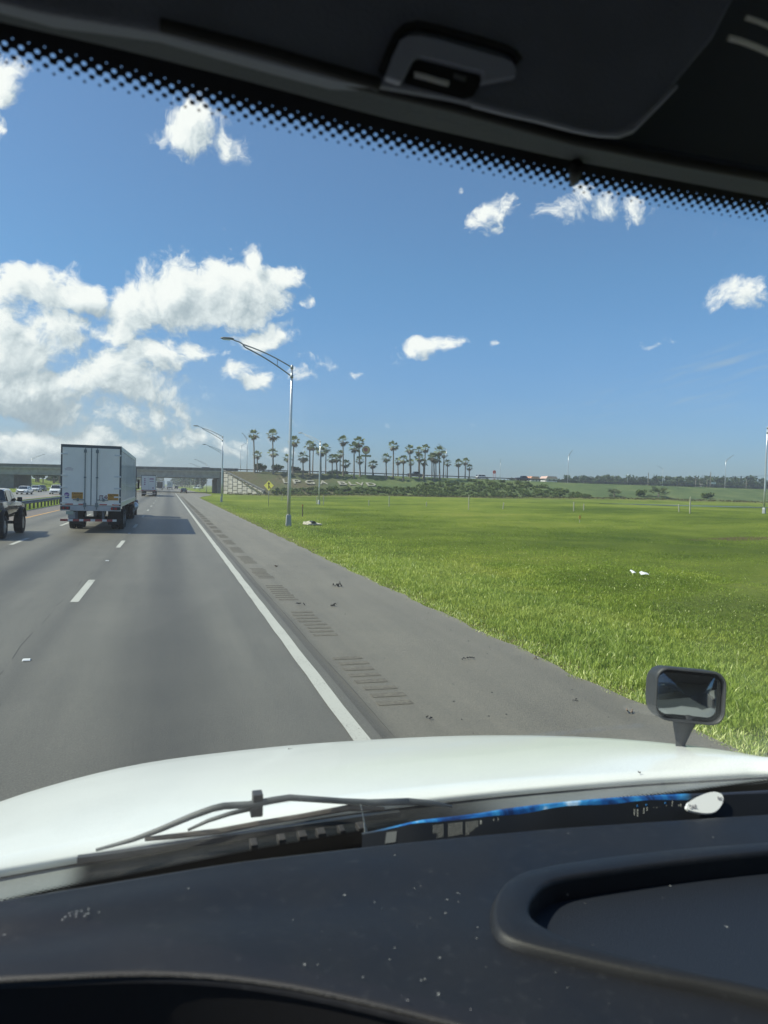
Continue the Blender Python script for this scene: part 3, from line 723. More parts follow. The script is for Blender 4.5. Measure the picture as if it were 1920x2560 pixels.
    MB().box(-.25, .25, y0-.045, y0-.031, z0+.24, z0+.40).build('number_plate', mat('plate_white', (.6,.6,.58), .5), r)
    return r
silver = mat('silver_paint', (0.42, 0.43, 0.45), 0.3, 0.4, coat=0.6)
carwhite = mat('white_car_paint', (0.75, 0.75, 0.75), 0.25, coat=0.7)
carblack = mat('black_car_paint', (0.012, 0.013, 0.016), 0.18, coat=1.0)
cardark = mat('dark_blue_paint', (0.03, 0.035, 0.045), 0.3, coat=0.6)
# facing us on the opposite carriageway (they drive towards -Y)
make_car('sedan', 'white sedan with black grille, nearest car on the opposite carriageway', 'car', carwhite, 'sedan', (-24.0, 136.5, .03), R(180-4))
make_car('sedan', 'silver white sedan behind the nearest oncoming white sedan', 'car', mat('pearl_paint', (0.6,0.62,0.65), .25, coat=.7), 'sedan', (-27.3, 168, .03), R(180))
make_car('hatchback', 'dark car partly hidden behind the silver white oncoming sedan', 'car', cardark, 'sedan', (-28.6, 183, .03), R(180))
make_car('suv', 'white oncoming vehicle partly hidden by the left edge of the big trailer', 'car', carwhite, 'suv', (-19.9, 143.5, .03), R(180))
make_car('suv', 'dark roofed vehicle right behind the white oncoming one beside the trailer', 'car', cardark, 'suv', (-22.6, 165, .03), R(180))
# ahead of us
make_car('sedan', 'black car ahead on the merging lane under the bridge', 'car', carblack, 'sedan', (4.15, 213, .03), 0)
make_car('pickup_truck', 'black vehicle in the far left lane beside the second white trailer', 'truck', carblack, 'pickup', (-7.3, 151, .03), 0, lift=.1)
make_car('sedan', 'white car far ahead between the two distant trucks', 'car', carwhite, 'sedan', (-3.6, 420, .03), 0)
make_car('suv', 'dark car far ahead just right of the white box truck', 'car', cardark, 'suv', (3.9, 400, .03), 0)
make_car('van', 'small white van far off on the grass side road right of the highway', 'van', carwhite, 'van', (17.5, 470, .05), R(60))
# on the overpass
def on_over(px, y, yy, name, label, cat, paint, kind, rz):
    p = on_y(px, yy, y); make_car(name, label, cat, paint, kind, (p[0], y, float(ztop(p[0]))+.07), rz)
on_over(1038, 232.5, 1187, 'pickup_truck', 'dark pickup driving on the overpass behind the palms', 'truck', cardark, 'pickup', R(-90))
on_over(1206, 232.5, 1193, 'van', 'white van on the overpass left of the round orange sign', 'van', carwhite, 'suv', R(-90))
on_over(1307, 232.5, 1199, 'pickup_truck', 'dark pickup at the right end of the overpass beyond the orange sign', 'truck', cardark, 'pickup', R(-90))
make_car('suv', 'dark vehicle top showing above the bridge parapet', 'car', carblack, 'suv', (10.6, 236, 6.55), R(90))

# lifted pickup on the left, its own build
pk = thing('lifted_pickup', 'lifted black pickup on big tyres at the left edge of the road', 'pickup truck', (-7.45, 34.35, 0.016))
hw = 1.0; z0 = .92
def side_prof(pts, m, name, x0, x1, parent=pk, bev=.03): return MB().prism(pts, x0, x1, 'x').build(name, m, parent, bevel=bev)
MB().loft([body_ring(y, hw*s_, a, b_) for y, s_, a, b_ in [(-2.95, .97, .98, 1.50), (-2.9, 1, .94, 1.53), (-1.15, 1, .94, 1.53), (-1.12, 1, .90, 1.50), (1.05, 1, .90, 1.48), (1.9, .99, .94, 1.42), (2.75, .95, .98, 1.36), (2.92, .88, 1.02, 1.26)]]).build('body', carblack, pk, bevel=.03)
MB().box(-.86, .86, -2.85, -1.2, 1.36, 1.535).build('cargo_bed', blackplastic, pk)
def cabr(y, z, w_, zb): return [(-hw*.93, y, zb), (-hw*w_, y, z-.06), (-hw*(w_-.09), y, z), (hw*(w_-.09), y, z), (hw*w_, y, z-.06), (hw*.93, y, zb)]
MB().loft([cabr(-1.12, 1.56, .92, 1.44), cabr(-1.0, 2.0, .80, 1.44), cabr(-.3, 2.05, .81, 1.44), cabr(.40, 2.03, .80, 1.44), cabr(1.10, 1.52, .92, 1.40)]).build('cab_frame', carblack, pk, bevel=.02)
for s_ in (-1, 1):
    for q in (((.02, 1.50), (.88, 1.50), (.40, 1.93), (.02, 1.95)), ((-.92, 1.50), (-.08, 1.50), (-.08, 1.95), (-.86, 1.94))):
        MB().add([(s_*(hw*(.935 if z_ < 1.7 else .805)+.012), y_, z_) for y_, z_ in q], [(0,1,2,3)]).build('side_window', carglass, pk)
    MB().box(s_*1.06-.10, s_*1.06+.10, .86, .98, 1.46, 1.66).box(s_*.93, s_*1.0, .88, .94, 1.5, 1.56).build('wing_mirror', blackplastic, pk, bevel=.03)
    for y_ in (.1, -.85): MB().box(s_*1.0-.012*(s_ < 0), s_*1.0+.012+.012*(s_ > 0), y_, y_+.14, 1.36, 1.40).build('door_handle', chrome, pk)
    for y_ in (-1.93, 1.93):
        MB().loft([[(s_*(.92+k), y_+.60*math.cos(a), .60+.60*math.sin(a)) for k in (0, .16)] + [(s_*(.92+k), y_+.54*math.cos(a), .60+.54*math.sin(a)) for k in (.16, 0)] for a in np.linspace(.25, math.pi-.25, 12)]).build('wheel_arch', blackplastic, pk)
    MB().box(s_*.72-.16, s_*.72+.16, 2.86, 2.94, 1.1, 1.26).build('headlight', ltlens, pk)
    MB().box(s_*.90-.08, s_*.90+.08, -2.99, -2.93, 1.15, 1.48).build('tail_light', redlens, pk)
for x_ in (-.88, .88):
    for y_ in (-1.93, 1.93): wheel(pk, x_, y_, .47, .36)
MB().box(-.5, -.38, -2.7, 2.7, .72, .86).box(.38, .5, -2.7, 2.7, .72, .86).tube([(-.8,1.93,.47),(.8,1.93,.47)], .07).tube([(-.8,-1.93,.47),(.8,-1.93,.47)], .08).tube([(0,-1.9,.5),(0,.6,.8)], .05).tube([(-.44,.5,.75),(-.5,1.85,.45)], .04).tube([(.44,.5,.75),(.5,1.85,.45)], .04).build('chassis', darksteel, pk)
MB().box(-.85, .85, 2.86, 3.02, .86, 1.02).build('bumper', darksteel, pk, bevel=.02)

# --- trailers and lorries
def trailer(r, Wd, Ht, Lt, floor, m_body, detail=True, y0=0.0):
    hw = Wd/2
    b = MB(); b.box(-hw+.03, hw-.03, y0+.06, y0+Lt, floor, Ht-.03); b.build('cargo_box', m_body, r)
    if detail:
        s_ = MB()                                     # corrugated side posts
        for k in range(27):
            y = y0+.35+k*(Lt-.6)/26
            for sx in (-1, 1): s_.box(min(sx*(hw-.032), sx*(hw-.006)), max(sx*(hw-.032), sx*(hw-.006)), y, y+.09, floor+.24, Ht-.22)
        s_.build('side_post', m_body, r)
    fr = MB(); dk = steelrail
    for sx in (-1, 1):
        fr.box(min(sx*(hw-.03), sx*hw), max(sx*(hw-.03), sx*hw), y0+.05, y0+Lt, Ht-.2, Ht); fr.box(min(sx*(hw-.03), sx*hw), max(sx*(hw-.03), sx*hw), y0+.05, y0+Lt, floor-.04, floor+.2)
    fr.build('side_rail', aluminium, r)
    fr = MB(); fr.box(-hw, hw, y0-.03, y0+.06, Ht-.12, Ht+.01).box(-hw, -hw+.07, y0-.03, y0+.06, floor, Ht-.12).box(hw-.07, hw, y0-.03, y0+.06, floor, Ht-.12)
    fr.build('door_frame', dk, r)
steelrail = mat('dark_rail', (0.09, 0.10, 0.11), 0.5, 0.4)
boxwhite = bpy.data.materials.new('trailer_white'); boxwhite.use_nodes = True; t = NT(boxwhite.node_tree); p = t.n['Principled BSDF']
co = t.node('ShaderNodeTexCoord').outputs['Object']
n_ = t.noise(t.vmath('MULTIPLY', co, (1, 1, .25)), 1.6, 5, .65)
t.link(t.ramp(n_, [(.3, (.60,.61,.61)), (.6, (.72,.73,.73))]), p.inputs['Base Color']); p.inputs['Roughness'].default_value = .09
p.inputs['Coat Weight'].default_value = .5; p.inputs['Coat Roughness'].default_value = .03

p.inputs['Metallic'].default_value = .35
bt = thing('box_trailer', 'big white box trailer with double rear doors in the middle lane ahead', 'trailer', (-3.54, 36.5, 0.016))
trailer(bt, 2.68, 4.16, 16.1, 1.28, boxwhite)
doorw = mat('door_white', (.78,.75,.69), .45, var=.05, vscale=1.2)
rodm = mat('lock_rod_steel', (.17,.20,.21), .45, .5)
for sx in (-1, 1):
    x0, x1 = (-1.265, -.022) if sx < 0 else (.022, 1.265)
    d = MB().box(x0, x1, -.045, .05, 1.31, 4.03).build('rear_door', doorw, bt, bevel=.008)
    xr = sx*.27 - (.01 if sx > 0 else 0)
    MB().tube([(xr, -.075, 1.10), (xr, -.075, 4.02)], .022, 8).box(xr-.06, xr+.06, -.10, -.046, 3.80, 3.95).box(xr-.05, xr+.05, -.10, -.046, 2.60, 2.66).box(xr-.06, xr+.06, -.11, -.046, 1.22, 1.42).build('lock_rod', rodm, d)
    MB().box(min(xr, xr+sx*.52), max(xr, xr+sx*.52), -.105, -.08, 1.545, 1.585).box(xr+sx*.30-.05, xr+sx*.30+.05, -.11, -.046, 1.50, 1.64).build('door_handle', rodm, d)
    for z_ in (3.72, 2.70, 2.13, 1.72, 1.40): MB().box(sx*1.18-.15, sx*1.18+.15, -.075, -.046, z_-.035, z_+.035).build('hinge', aluminium, d)
MB().box(-.02, .02, -.05, .0, 1.31, 4.02).build('door_seal', rodm, bt)
MB().box(-1.34, 1.34, -.07, .10, 1.04, 1.285).build('rear_sill', mat('sill_steel', (.40,.41,.43), .45, .5, var=.15), bt, bevel=.01)
for sx in (-1, 1):
    MB().box(sx*1.12-.21, sx*1.12+.21, -.085, -.07, 1.09, 1.24).build('lamp_panel', black, bt)
    for k in (0, 1):
        MB().disc((sx*(1.02+k*.0)+(-.11 if k else .06)*1.0-(.06 if sx < 0 else -.04), -.095, 1.165), .062, 'y', .03).build('tail_light', redlens, bt)
for x0, x1 in ((-1.12, -.78), (-.55, -.2), (.38, .72), (.95, 1.27)): MB().box(x0, x1, -.052, -.0455, 1.325, 1.375).build('reflective_tape', mat('tape_red', (.42,.05,.05), .4), bt)
# underride guard with red and white stripes
gd = MB(); stripe = [(-1.33,-1.0,0), (-1.0,-.78,1), (-.78,-.5,0), (-.5,-.32,1), (-.32,0,0), (0,.2,1), (.2,.52,0), (.52,.72,1), (.72,.98,0), (.98,1.16,1), (1.16,1.33,0)]
for a, b_, k in stripe[:10]: gd.box(a, b_, -.06, .04, .54, .64, k)
gd.build('underride_guard', [mat('guard_red', (.30,.05,.05), .5), mat('guard_white', (.62,.62,.60), .5)], bt)
g_ = MB()
for x_ in (-.62, .55): g_.box(x_-.05, x_+.05, -.02, .06, .64, 1.05)
g_.build('guard_strut', darksteel, bt)
MB().box(-1.08, -.76, -.05, -.035, .86, 1.02).build('number_plate', mat('plate_green', (.35,.42,.36), .5), bt)
for x_ in (-.88, .88): MB().box(x_-.30, x_+.30, 2.5, 2.52, .25, 1.04).build('mud_flap', rubber, bt)
for s_ in (-1, 1):
    for y_ in (3.4, 4.7):
        wheel(bt, s_*1.18, y_, .50, .27); wheel(bt, s_*.84, y_, .50, .27)
g_ = MB(); g_.box(-.5, -.35, 2, 15.5, .95, 1.26).box(.35, .5, 2, 15.5, .95, 1.26)
for y_ in (3.4, 4.7): g_.tube([(-1.1, y_, .5), (1.1, y_, .5)], .07)
for y_ in (11.0,): g_.box(-.9, -.75, y_, y_+.15, .25, 1.26).box(.75, .9, y_, y_+.15, .25, 1.26)
g_.build('chassis', darksteel, bt)
MB().box(-1.0, -.68, .02, .05, .66, .98).build('air_hose_box', mat('grey_box', (.30,.31,.32), .6), bt)
or_ = mat('caution_orange', (.62,.30,.045), .5)
for x_, z_ in ((-.58-.02, 1.76), (1.02-.03, 1.72)):
    c_ = MB().box(x_-.245, x_+.245, -.052, -.0455, z_-.155, z_+.155).build('caution_sticker', or_, bt)
    text('lettering', 'CAUTION', .10, black, c_, Matrix.Translation((x_, -.054, z_+.095)) @ FACE_BACK, .001, .003)
    g_ = MB()
    for k in range(3):
        xx = x_-.2
        while xx < x_+.19:
            w2 = rnd.uniform(.02, .05); g_.box(xx, min(xx+w2, x_+.21), -.0545, -.0525, z_+.005-k*.065, z_+.035-k*.065); xx += w2+.018
    g_.build('small_print', black, c_)
text('lettering', 'JTS 434', .23, mat('maroon_print', (.10,.005,.03), .5), bt, Matrix.Translation((.585, -.048, 1.70)) @ FACE_BACK @ Matrix.Diagonal((.60, 1, 1, 1)), .001, .007)
lg = MB(); lg.tube([(-1.06, -.0465, 1.79), (-1.06, -.048, 1.79)], .11, 20); lo_ = lg.build('maker_badge', mat('badge_purple', (.16,.08,.24), .5), bt); 
MB().box(-1.145, -.975, -.0495, -.0483, 1.775, 1.81).build('stripe', mat('badge_pink', (.55,.42,.55), .5), lo_)
MB().box(-1.13, -.96, -.049, -.0465, 1.63, 1.675).build('name_strip', mat('badge_blue', (.06,.10,.35), .5), bt)
g_ = MB()
for k, (x_, w2) in enumerate(((-1.08, .18), (-1.16, .36), (-1.14, .32))): 
    xx = x_
    while xx < x_+w2: g_.box(xx, xx+.03, -.048, -.0455, 3.06-k*.055, 3.085-k*.055); xx += .042
g_.build('small_print', mat('faded_maroon', (.40,.28,.32), .6), bt)
# tractor in front of it
tr = thing('truck_tractor', 'dark red truck tractor pulling the big white trailer, mostly hidden', 'truck', (-3.54, 52.4, 0.016))
maroon = mat('maroon_paint', (.14,.02,.03), .25, coat=.8)
MB().loft([[(-1.2,1.0,.9),(1.2,1.0,.9),(1.2,1.0,3.9),(-1.2,1.0,3.9)], [(-1.2,3.4,.9),(1.2,3.4,.9),(1.18,3.3,3.8),(-1.18,3.3,3.8)], [(-1.15,4.0,.9),(1.15,4.0,.9),(1.05,3.8,2.9),(-1.05,3.8,2.9)]]).build('cab', maroon, tr, bevel=.06)
MB().loft([[(-1.1,3.9,.8),(1.1,3.9,.8),(.95,3.9,2.0),(-.95,3.9,2.0)], [(-1.15,5.9,.7),(1.15,5.9,.7),(.8,5.8,1.7),(-.8,5.8,1.7)]]).build('hood', maroon, tr, bevel=.08)
MB().add([(-.95,3.97,2.1),(.95,3.97,2.1),(.92,3.8,2.85),(-.92,3.8,2.85)], [(0,1,2,3)]).build('windscreen', carglass, tr)
for s_ in (-1, 1):
    MB().tube([(s_*1.29, .9, 1.1), (s_*1.29, .9, 3.55)], .075, 10).build('exhaust_stack', darksteel, tr, smooth=True)
    MB().tube([(s_*1.12, 1.6, .75), (s_*1.12, 3.0, .75)], .32, 16).build('fuel_tank', aluminium, tr, smooth=True)
    MB().box(s_*1.36-.08, s_*1.36+.08, 3.9, 4.0, 2.0, 2.7).box(min(s_*1.1, s_*1.36), max(s_*1.1, s_*1.36), 3.92, 3.96, 2.65, 2.7).build('wing_mirror', blackplastic, tr)
    MB().loft([[(s_*(1.0+k), 5.0+.66*math.cos(a), .55+.62*math.sin(a)) for k in (0, .30)]+[(s_*(1.0+k), 5.0+.58*math.cos(a), .55+.54*math.sin(a)) for k in (.30, 0)] for a in np.linspace(.1, math.pi-.1, 10)]).build('mudguard', maroon, tr)
    wheel(tr, s_*1.10, 5.0, .50, .27)
    for y_ in (-.9, .45): wheel(tr, s_*1.12, y_, .50, .27); wheel(tr, s_*.80, y_, .50, .27)
MB().box(-.45, .45, -1.6, 3, .8, 1.0).build('chassis', darksteel, tr)

# second white trailer ahead
b2 = thing('box_trailer', 'smaller looking white semi trailer farther ahead just left of the dashed line', 'trailer', (-3.72, 144.2, 0.016))
trailer(b2, 2.70, 4.08, 15.5, 1.25, boxwhite, detail=False)
for sx in (-1, 1):
    MB().box(*( (-1.27, -.02) if sx < 0 else (.02, 1.27)), -.04, .05, 1.28, 3.95).build('rear_door', mat('greyed_white', (.55,.55,.56), .5), b2)
purple = mat('purple_print', (.22,.09,.20), .6)
g_ = MB()
for k in range(4): g_.prism([(-.72, 3.35-k*.36+.15), (-.86, 3.35-k*.36), (-.72, 3.35-k*.36-.15), (-.50, 3.35-k*.36)], -.052, -.046, 'y')
g_.box(.15, .95, -.052, -.046, 3.25, 3.48).box(.15, .95, -.052, -.046, 2.85, 2.95).box(.7, .95, -.052, -.046, 1.5, 1.75).build('door_print', purple, b2)
MB().box(-1.35, 1.35, -.06, .1, 1.0, 1.26).build('rear_sill', mat('sill_pink', (.28,.20,.20), .6), b2)
MB().box(-1.3, 1.3, -.04, .04, .5, .62).build('underride_guard', mat('guard_pale', (.45,.40,.38), .6), b2)
for s_ in (-1, 1):
    MB().box(s_*1.1-.16, s_*1.1+.16, -.075, -.06, 1.07, 1.2).build('tail_light', redlens, b2)
    for y_ in (1.5, 2.8): wheel(b2, s_*1.18, y_, .50, .27); wheel(b2, s_*.84, y_, .50, .27)
MB().box(-.5, .5, 1, 15, .95, 1.24).build('chassis', darksteel, b2)
t2 = thing('truck_tractor', 'tractor of the second white semi trailer, hidden ahead of it', 'truck', (-3.72, 159.5, 0.016))
MB().box(-1.2, 1.2, 1, 3.8, .9, 3.7).build('cab', carwhite, t2, bevel=.08); MB().box(-1.05, 1.05, 3.8, 5.8, .8, 1.9).build('hood', carwhite, t2, bevel=.08)
for s_ in (-1, 1):
    for y_ in (-.5, .8, 5.0): wheel(t2, s_*1.10, y_, .50, .27)

def lorry(label, x, y, Wd, Ht, bodym, cabm, mark=None, flat=False, Lb=7.5):
    r = thing('box_truck' if not flat else 'dump_truck', label, 'truck', (x, y, .016)); hw = Wd/2
    if flat:
        MB().loft([[(-hw,0,1.3),(hw,0,1.3),(hw*.96,0,Ht),(-hw*.96,0,Ht)], [(-hw,Lb,1.3),(hw,Lb,1.3),(hw*.96,Lb,Ht+.1),(-hw*.96,Lb,Ht+.1)]]).build('tipper_body', bodym, r, bevel=.03)
        for k in range(5): MB().box(-hw*.9+k*hw*.42, -hw*.9+k*hw*.42+.1, -.06, .0, 1.35, Ht-.1).build('body_rib', darksteel, r)
    else:
        MB().box(-hw, hw, 0, Lb, 1.15, Ht).build('cargo_box', bodym, r, bevel=.03)
        MB().box(-hw+.1, hw-.1, -.03, -.001, 1.25, Ht-.12).build('rear_door', mat('lorry_door', (.60,.60,.58), .5), r)
    if mark: 
        rr = [( .62*math.cos(a), .62*math.sin(a)) for a in np.linspace(0, 2*math.pi, 24, endpoint=False)]
        g_ = MB(); g_.loft([[(rx_*k, yy_, 2.6+rz_*k) for rx_, rz_ in rr] for k, yy_ in ((1,-.031),(1,-.04),(.66,-.04),(.66,-.031))], caps=False); g_.build('door_emblem', mark, r)
    MB().box(-hw, hw, -.05, .05, .9, 1.15).build('rear_sill', darksteel, r)
    MB().box(-hw*.9, hw*.9, Lb+.2, Lb+2.4, .8, 2.7).build('cab', cabm, r, bevel=.08)
    MB().box(-.45, .45, .2, Lb+2, .7, 1.1).build('chassis', darksteel, r)
    for s_ in (-1, 1):
        MB().box(s_*hw*.8-.14, s_*hw*.8+.14, -.07, -.05, .95, 1.08).build('tail_light', redlens, r)
        for y_ in (1.6, Lb+1.2): wheel(r, s_*(hw-.2), y_, .5, .3)
    return r
lorry('dark brown dump truck right beside the second white trailer ahead', -3.85+.15, 305, 2.6, 3.3, mat('tipper_brown', (.085,.075,.07), .7), cardark, flat=True, Lb=6)
lorry('blue grey box truck farthest ahead beyond the dump truck', -3.9, 470, 2.6, 4.3, mat('blue_grey_box', (.22,.27,.33), .6), cardark)
lorry('white box truck with a round emblem in the right lane far ahead', .45, 352, 2.55, 4.0, mat('lorry_cream', (.62,.62,.58), .5), cardark, mark=mat('emblem_green', (.12,.22,.16), .6))

# ------------------------------------------------------------------ signs
sg = thing('merge_sign', 'yellow diamond merge warning sign with black arrow on a thin post', 'road sign', (12.87, 96, 0), R(-22))
rr = .67
MB().prism([(0, 2.63-rr-.03), (rr, 2.63), (0, 2.63+rr), (-rr, 2.63)], -.02, 0.0, 'y').build('sign_panel', signyellow, sg, bevel=.004)
MB().tube([(0, .03, -.2), (0, .03, 3.0)], .035, 8).build('post', steel, sg, smooth=True)
A_ = MB(); yy = (-.026, -.021)
A_.prism([(-.06, 2.2), (.06, 2.2), (.06, 2.86), (-.06, 2.86)], *yy, 'y').prism([(-.17, 2.84), (.17, 2.84), (0, 3.14)], *yy, 'y')
A_.prism([(.05, 2.62), (.05, 2.47), (.20, 2.22), (.31, 2.22)], *yy, 'y'); A_.build('arrow_symbol', black, sg)
# round pole sign beyond the overpass
p = on_y(914, 1170, 300); zb_ = 6.0
rs = thing('pole_sign', 'round yellow roadside sign on a tall black pole behind the palms', 'sign', (float(p[0]), 300, zb_))
def zz(py): return float(on_y(914, py, 300)[2])-zb_
zc = zz(1125); rad = 1.95*.92
MB().tube([(0,.3,-4),(0,.3,zc)], .30, 14).build('pole', mat('pole_black', (.015,.017,.02), .5), rs, smooth=True)
MB().tube([(0,-.25,zc),(0,.25,zc)], rad, 32).build('sign_rim', mat('rim_dark', (.05,.045,.04), .5), rs)
d_ = MB().tube([(0,-.27,zc),(0,-.24,zc)], rad*.90, 32).build('sign_face', mat('face_yellow', (.48,.36,.14), .5), rs)
MB().prism([(.95*math.cos(a)*rad*.55-.25, zc+.1+.95*math.sin(a)*rad*.5) for a in np.linspace(0,2*math.pi,20,endpoint=False)], -.285, -.272, 'y').build('plain_spot', mat('spot_red', (.30,.05,.035), .5), d_)
MB().box(-2.35, 2.35, -.2, .2, zz(1142), zz(1138)+.15).build('name_board', mat('board_olive', (.20,.19,.08), .6), rs, bevel=.02)
# orange round construction sign
p = on_y(1236, 1180, 231)
og = thing('roadworks_sign', 'bright orange round sign on twin posts on the overpass', 'road sign', (float(p[0]), 231, float(ztop(p[0]))))
zc = float(p[2])-float(ztop(p[0]))
MB().tube([(0,-.02,zc),(0,.02,zc)], .60, 24).build('sign_panel', mat('fluor_orange', (.85,.10,.035), .5), og)
MB().prism([(-.1,zc-.28),(.12,zc-.3),(.06,zc),(.2,zc+.05),(.05,zc+.25),(-.12,zc+.1)], -.03, -.022, 'y').build('symbol', mat('symbol_pink', (.85,.35,.28), .5), og)
MB().tube([(-.38,.04,-.2),(-.38,.04,zc)], .06, 6).tube([(.38,.04,-.2),(.38,.04,zc)], .06, 6).build('post', mat('post_red', (.5,.18,.14), .6), og)

# ------------------------------------------------------------------ stakes, markers, culvert, debris
def stake(px, py, h, label, m=stakewood, tilt=0.0, first=[]):
    q = hit(px, py); 
    if not first:
        o = MB().box(-.035, .035, -.02, .02, -.1, 1.0).add([(-.035,-.02,1.0),(.035,-.02,1.0),(.035,.02,1.0),(-.035,.02,1.0),(0,0,1.04)], [(0,1,4),(1,2,4),(2,3,4),(3,0,4)]).build('survey_stake', m)
        first.append(o)
    else: o = first[0].copy(); COL.objects.link(o)
    o.location = q; o.scale = (1.5, 1.5, h); o.rotation_euler = (0, tilt, 0)
    tag(o, label, 'stake', 'thin survey stakes standing in the grass field')
stake(705, 1251, 1.1, 'short pale survey stake in the grass right of the yellow sign')
stake(791.5, 1259, 1.1, 'survey stake just left of the lamp foot below the slope letters')
stake(808.6, 1261, 1.3, 'survey stake just right of the lamp foot below the slope letters')
stake(922, 1263, .8, 'short stake left of the taller one below the round pole sign')
stake(972.5, 1266.5, 1.5, 'tall pale stake in the field below the first gap of the palms')
stake(1066, 1265, .6, 'very short stake in the field below the middle palms')
stake(1171.5, 1273, 1.85, 'tall yellowish stake in the field below the last palms')
stake(1257.5, 1271.5, .8, 'small leaning stake below the round orange sign', tilt=.12)
stake(1434, 1278, 1.1, 'thin faint stake left of the pair by the orange marker')
stake(1459, 1276, .8, 'thin faint stake right above the orange marker')
stake(1697.5, 1280, .9, 'small white leaning stake in front of the pond', tilt=-.1)
stake(1724.5, 1284, 1.8, 'tall white and brown stake in front of the right end of the pond')
q = hit(1449, 1306)
mk = thing('marker_post', 'short post with a rounded orange plate in the middle of the field', 'marker post', tuple(q))
MB().box(-.02, .02, -.01, .01, -.1, .5).build('post', stakewood, mk); MB().prism([(-.09,.28),(.09,.28),(.10,.52),(.06,.62),(-.06,.62),(-.10,.52)], -.025, -.011, 'y').build('plate', mat('marker_orange', (.85,.48,.10), .5), mk, bevel=.004)
q = hit(756, 1292)
mp_ = thing('delineator_post', 'dark thin post with bent orange top beside the culvert', 'post', tuple(q))
MB().box(-.04, .04, -.03, .03, -.1, .95).build('post', wood, mp_); MB().box(-.06, .05, -.04, .03, .95, 1.12).build('cap', mat('dull_orange', (.45,.22,.05), .6), mp_)
cv = thing('culvert_end', 'pale concrete mitred culvert end lying in the grass by the lamp', 'culvert', (9.85, 50.3, -.14), R(12), scale=.50)
cc = MB(); prof = [(math.cos(a)*.62, math.sin(a)*.40) for a in np.linspace(0, math.pi, 12)]; inn = [(math.cos(a)*.42, math.sin(a)*.27) for a in np.linspace(math.pi, 0, 12)]
cc.loft([[(x_*1.0, -.9, z_*.45) for x_, z_ in prof+inn], [(x_, -.2, z_*.9) for x_, z_ in prof+inn], [(x_, .9, z_) for x_, z_ in prof+inn]])
cc.build('pipe', mat('culvert_pale', (.40,.37,.30), .95, var=.35, vscale=3, bump=.6, bscale=8), cv)
ap = MB(); ap.loft([[(-.95,-1.05,-.1),(1.3,-1.0,-.1),(1.25,-.95,.05),(-.9,-1.0,.07)], [(-1.05,.2,-.1),(1.35,.4,-.1),(1.2,.4,.14),(-.95,.2,.16)], [(-.9,1.2,-.1),(.9,1.3,-.1),(.8,1.25,.28),(-.8,1.15,.3)]]); ap.build('apron', MATS['culvert_pale'], cv, bevel=.05)
MB().disc((0, -.3, .1), .36, 'y', 1.2, 14).build('opening', black, cv)

def scrap(name, label, px, py, size, n, m, z=.02, wob=.35, flat=.25):
    q = on_z(px, py, z); o = MB()
    for k in range(n):
        a = rnd.uniform(0, 6.28); d = rnd.uniform(0, size)*(k > 0); cx, cy = d*math.cos(a), d*math.sin(a)
        l_ = size*rnd.uniform(.3, .8); b_ = rnd.uniform(0, 6.28); pts = []
        for j in range(5): pts.append((cx+l_*(j/4-.5)*math.cos(b_)+rnd.uniform(-1,1)*l_*wob*.3, cy+l_*(j/4-.5)*math.sin(b_)+rnd.uniform(-1,1)*l_*wob*.3, abs(rnd.gauss(0, .5))*size*flat+.004))
        o.tube(pts, [size*.03, size*.06, size*.07, size*.05, size*.02], 5)
    o = o.build(name, m); o.location = q; tag(o, label, 'debris', 'bits of debris on the shoulder'); return o
scrap('tyre_scrap', 'tangled black shred lying in the middle of the shoulder', 844, 1466, .16, 9, rubber, flat=.7)
scrap('tyre_scrap', 'black strip lying just below the tangled shred on the shoulder', 833, 1515, .22, 2, rubber)
scrap('tyre_scrap', 'small black flake left of the tangled shred near the rumble strip', 760, 1512, .18, 2, rubber)
scrap('twig', 'thin curved dark wire farther up on the shoulder', 690, 1416, .35, 1, wood, wob=.5)
scrap('tyre_scrap', 'dark blot of debris on the shoulder below the lamp shadow', 1168, 1647, .12, 4, rubber)
scrap('tyre_scrap', 'dark oval flake low on the shoulder near the hood', 1078, 1797, .10, 3, rubber)
scrap('tyre_scrap', 'small dark flake on the shoulder left of the hood mirror', 1440, 1754, .07, 3, rubber)
scrap('twig', 'dark twig on the shoulder right beside the hood mirror', 1568, 1779, .16, 2, wood)
scrap('twig', 'thin twig at the grass edge halfway along the shoulder', 1342, 1648, .12, 2, wood)
sd_ = MB()
for k in range(120):
    y = abs(rnd.gauss(0, 1))*14+5.5; x = rnd.choice([rnd.uniform(2.9, 5.1), rnd.uniform(4.4, 5.2), rnd.uniform(2.6, 3.6)])
    s_ = rnd.uniform(.006, .02); a = rnd.uniform(0, 6.28); c_, n_ = math.cos(a), math.sin(a); e_ = rnd.uniform(.3, 1)
    sd_.add([(x-s_*c_, y-s_*n_, .018), (x+s_*e_*n_, y-s_*e_*c_, .018), (x+s_*c_, y+s_*n_, .018), (x, y, .018+s_*.5)], [(0,1,3),(1,2,3),(2,0,3)])
tag(sd_.build('gravel_crumbs', rubber), 'dark grit and crumbs scattered over the shoulder', 'grit', kind='stuff')

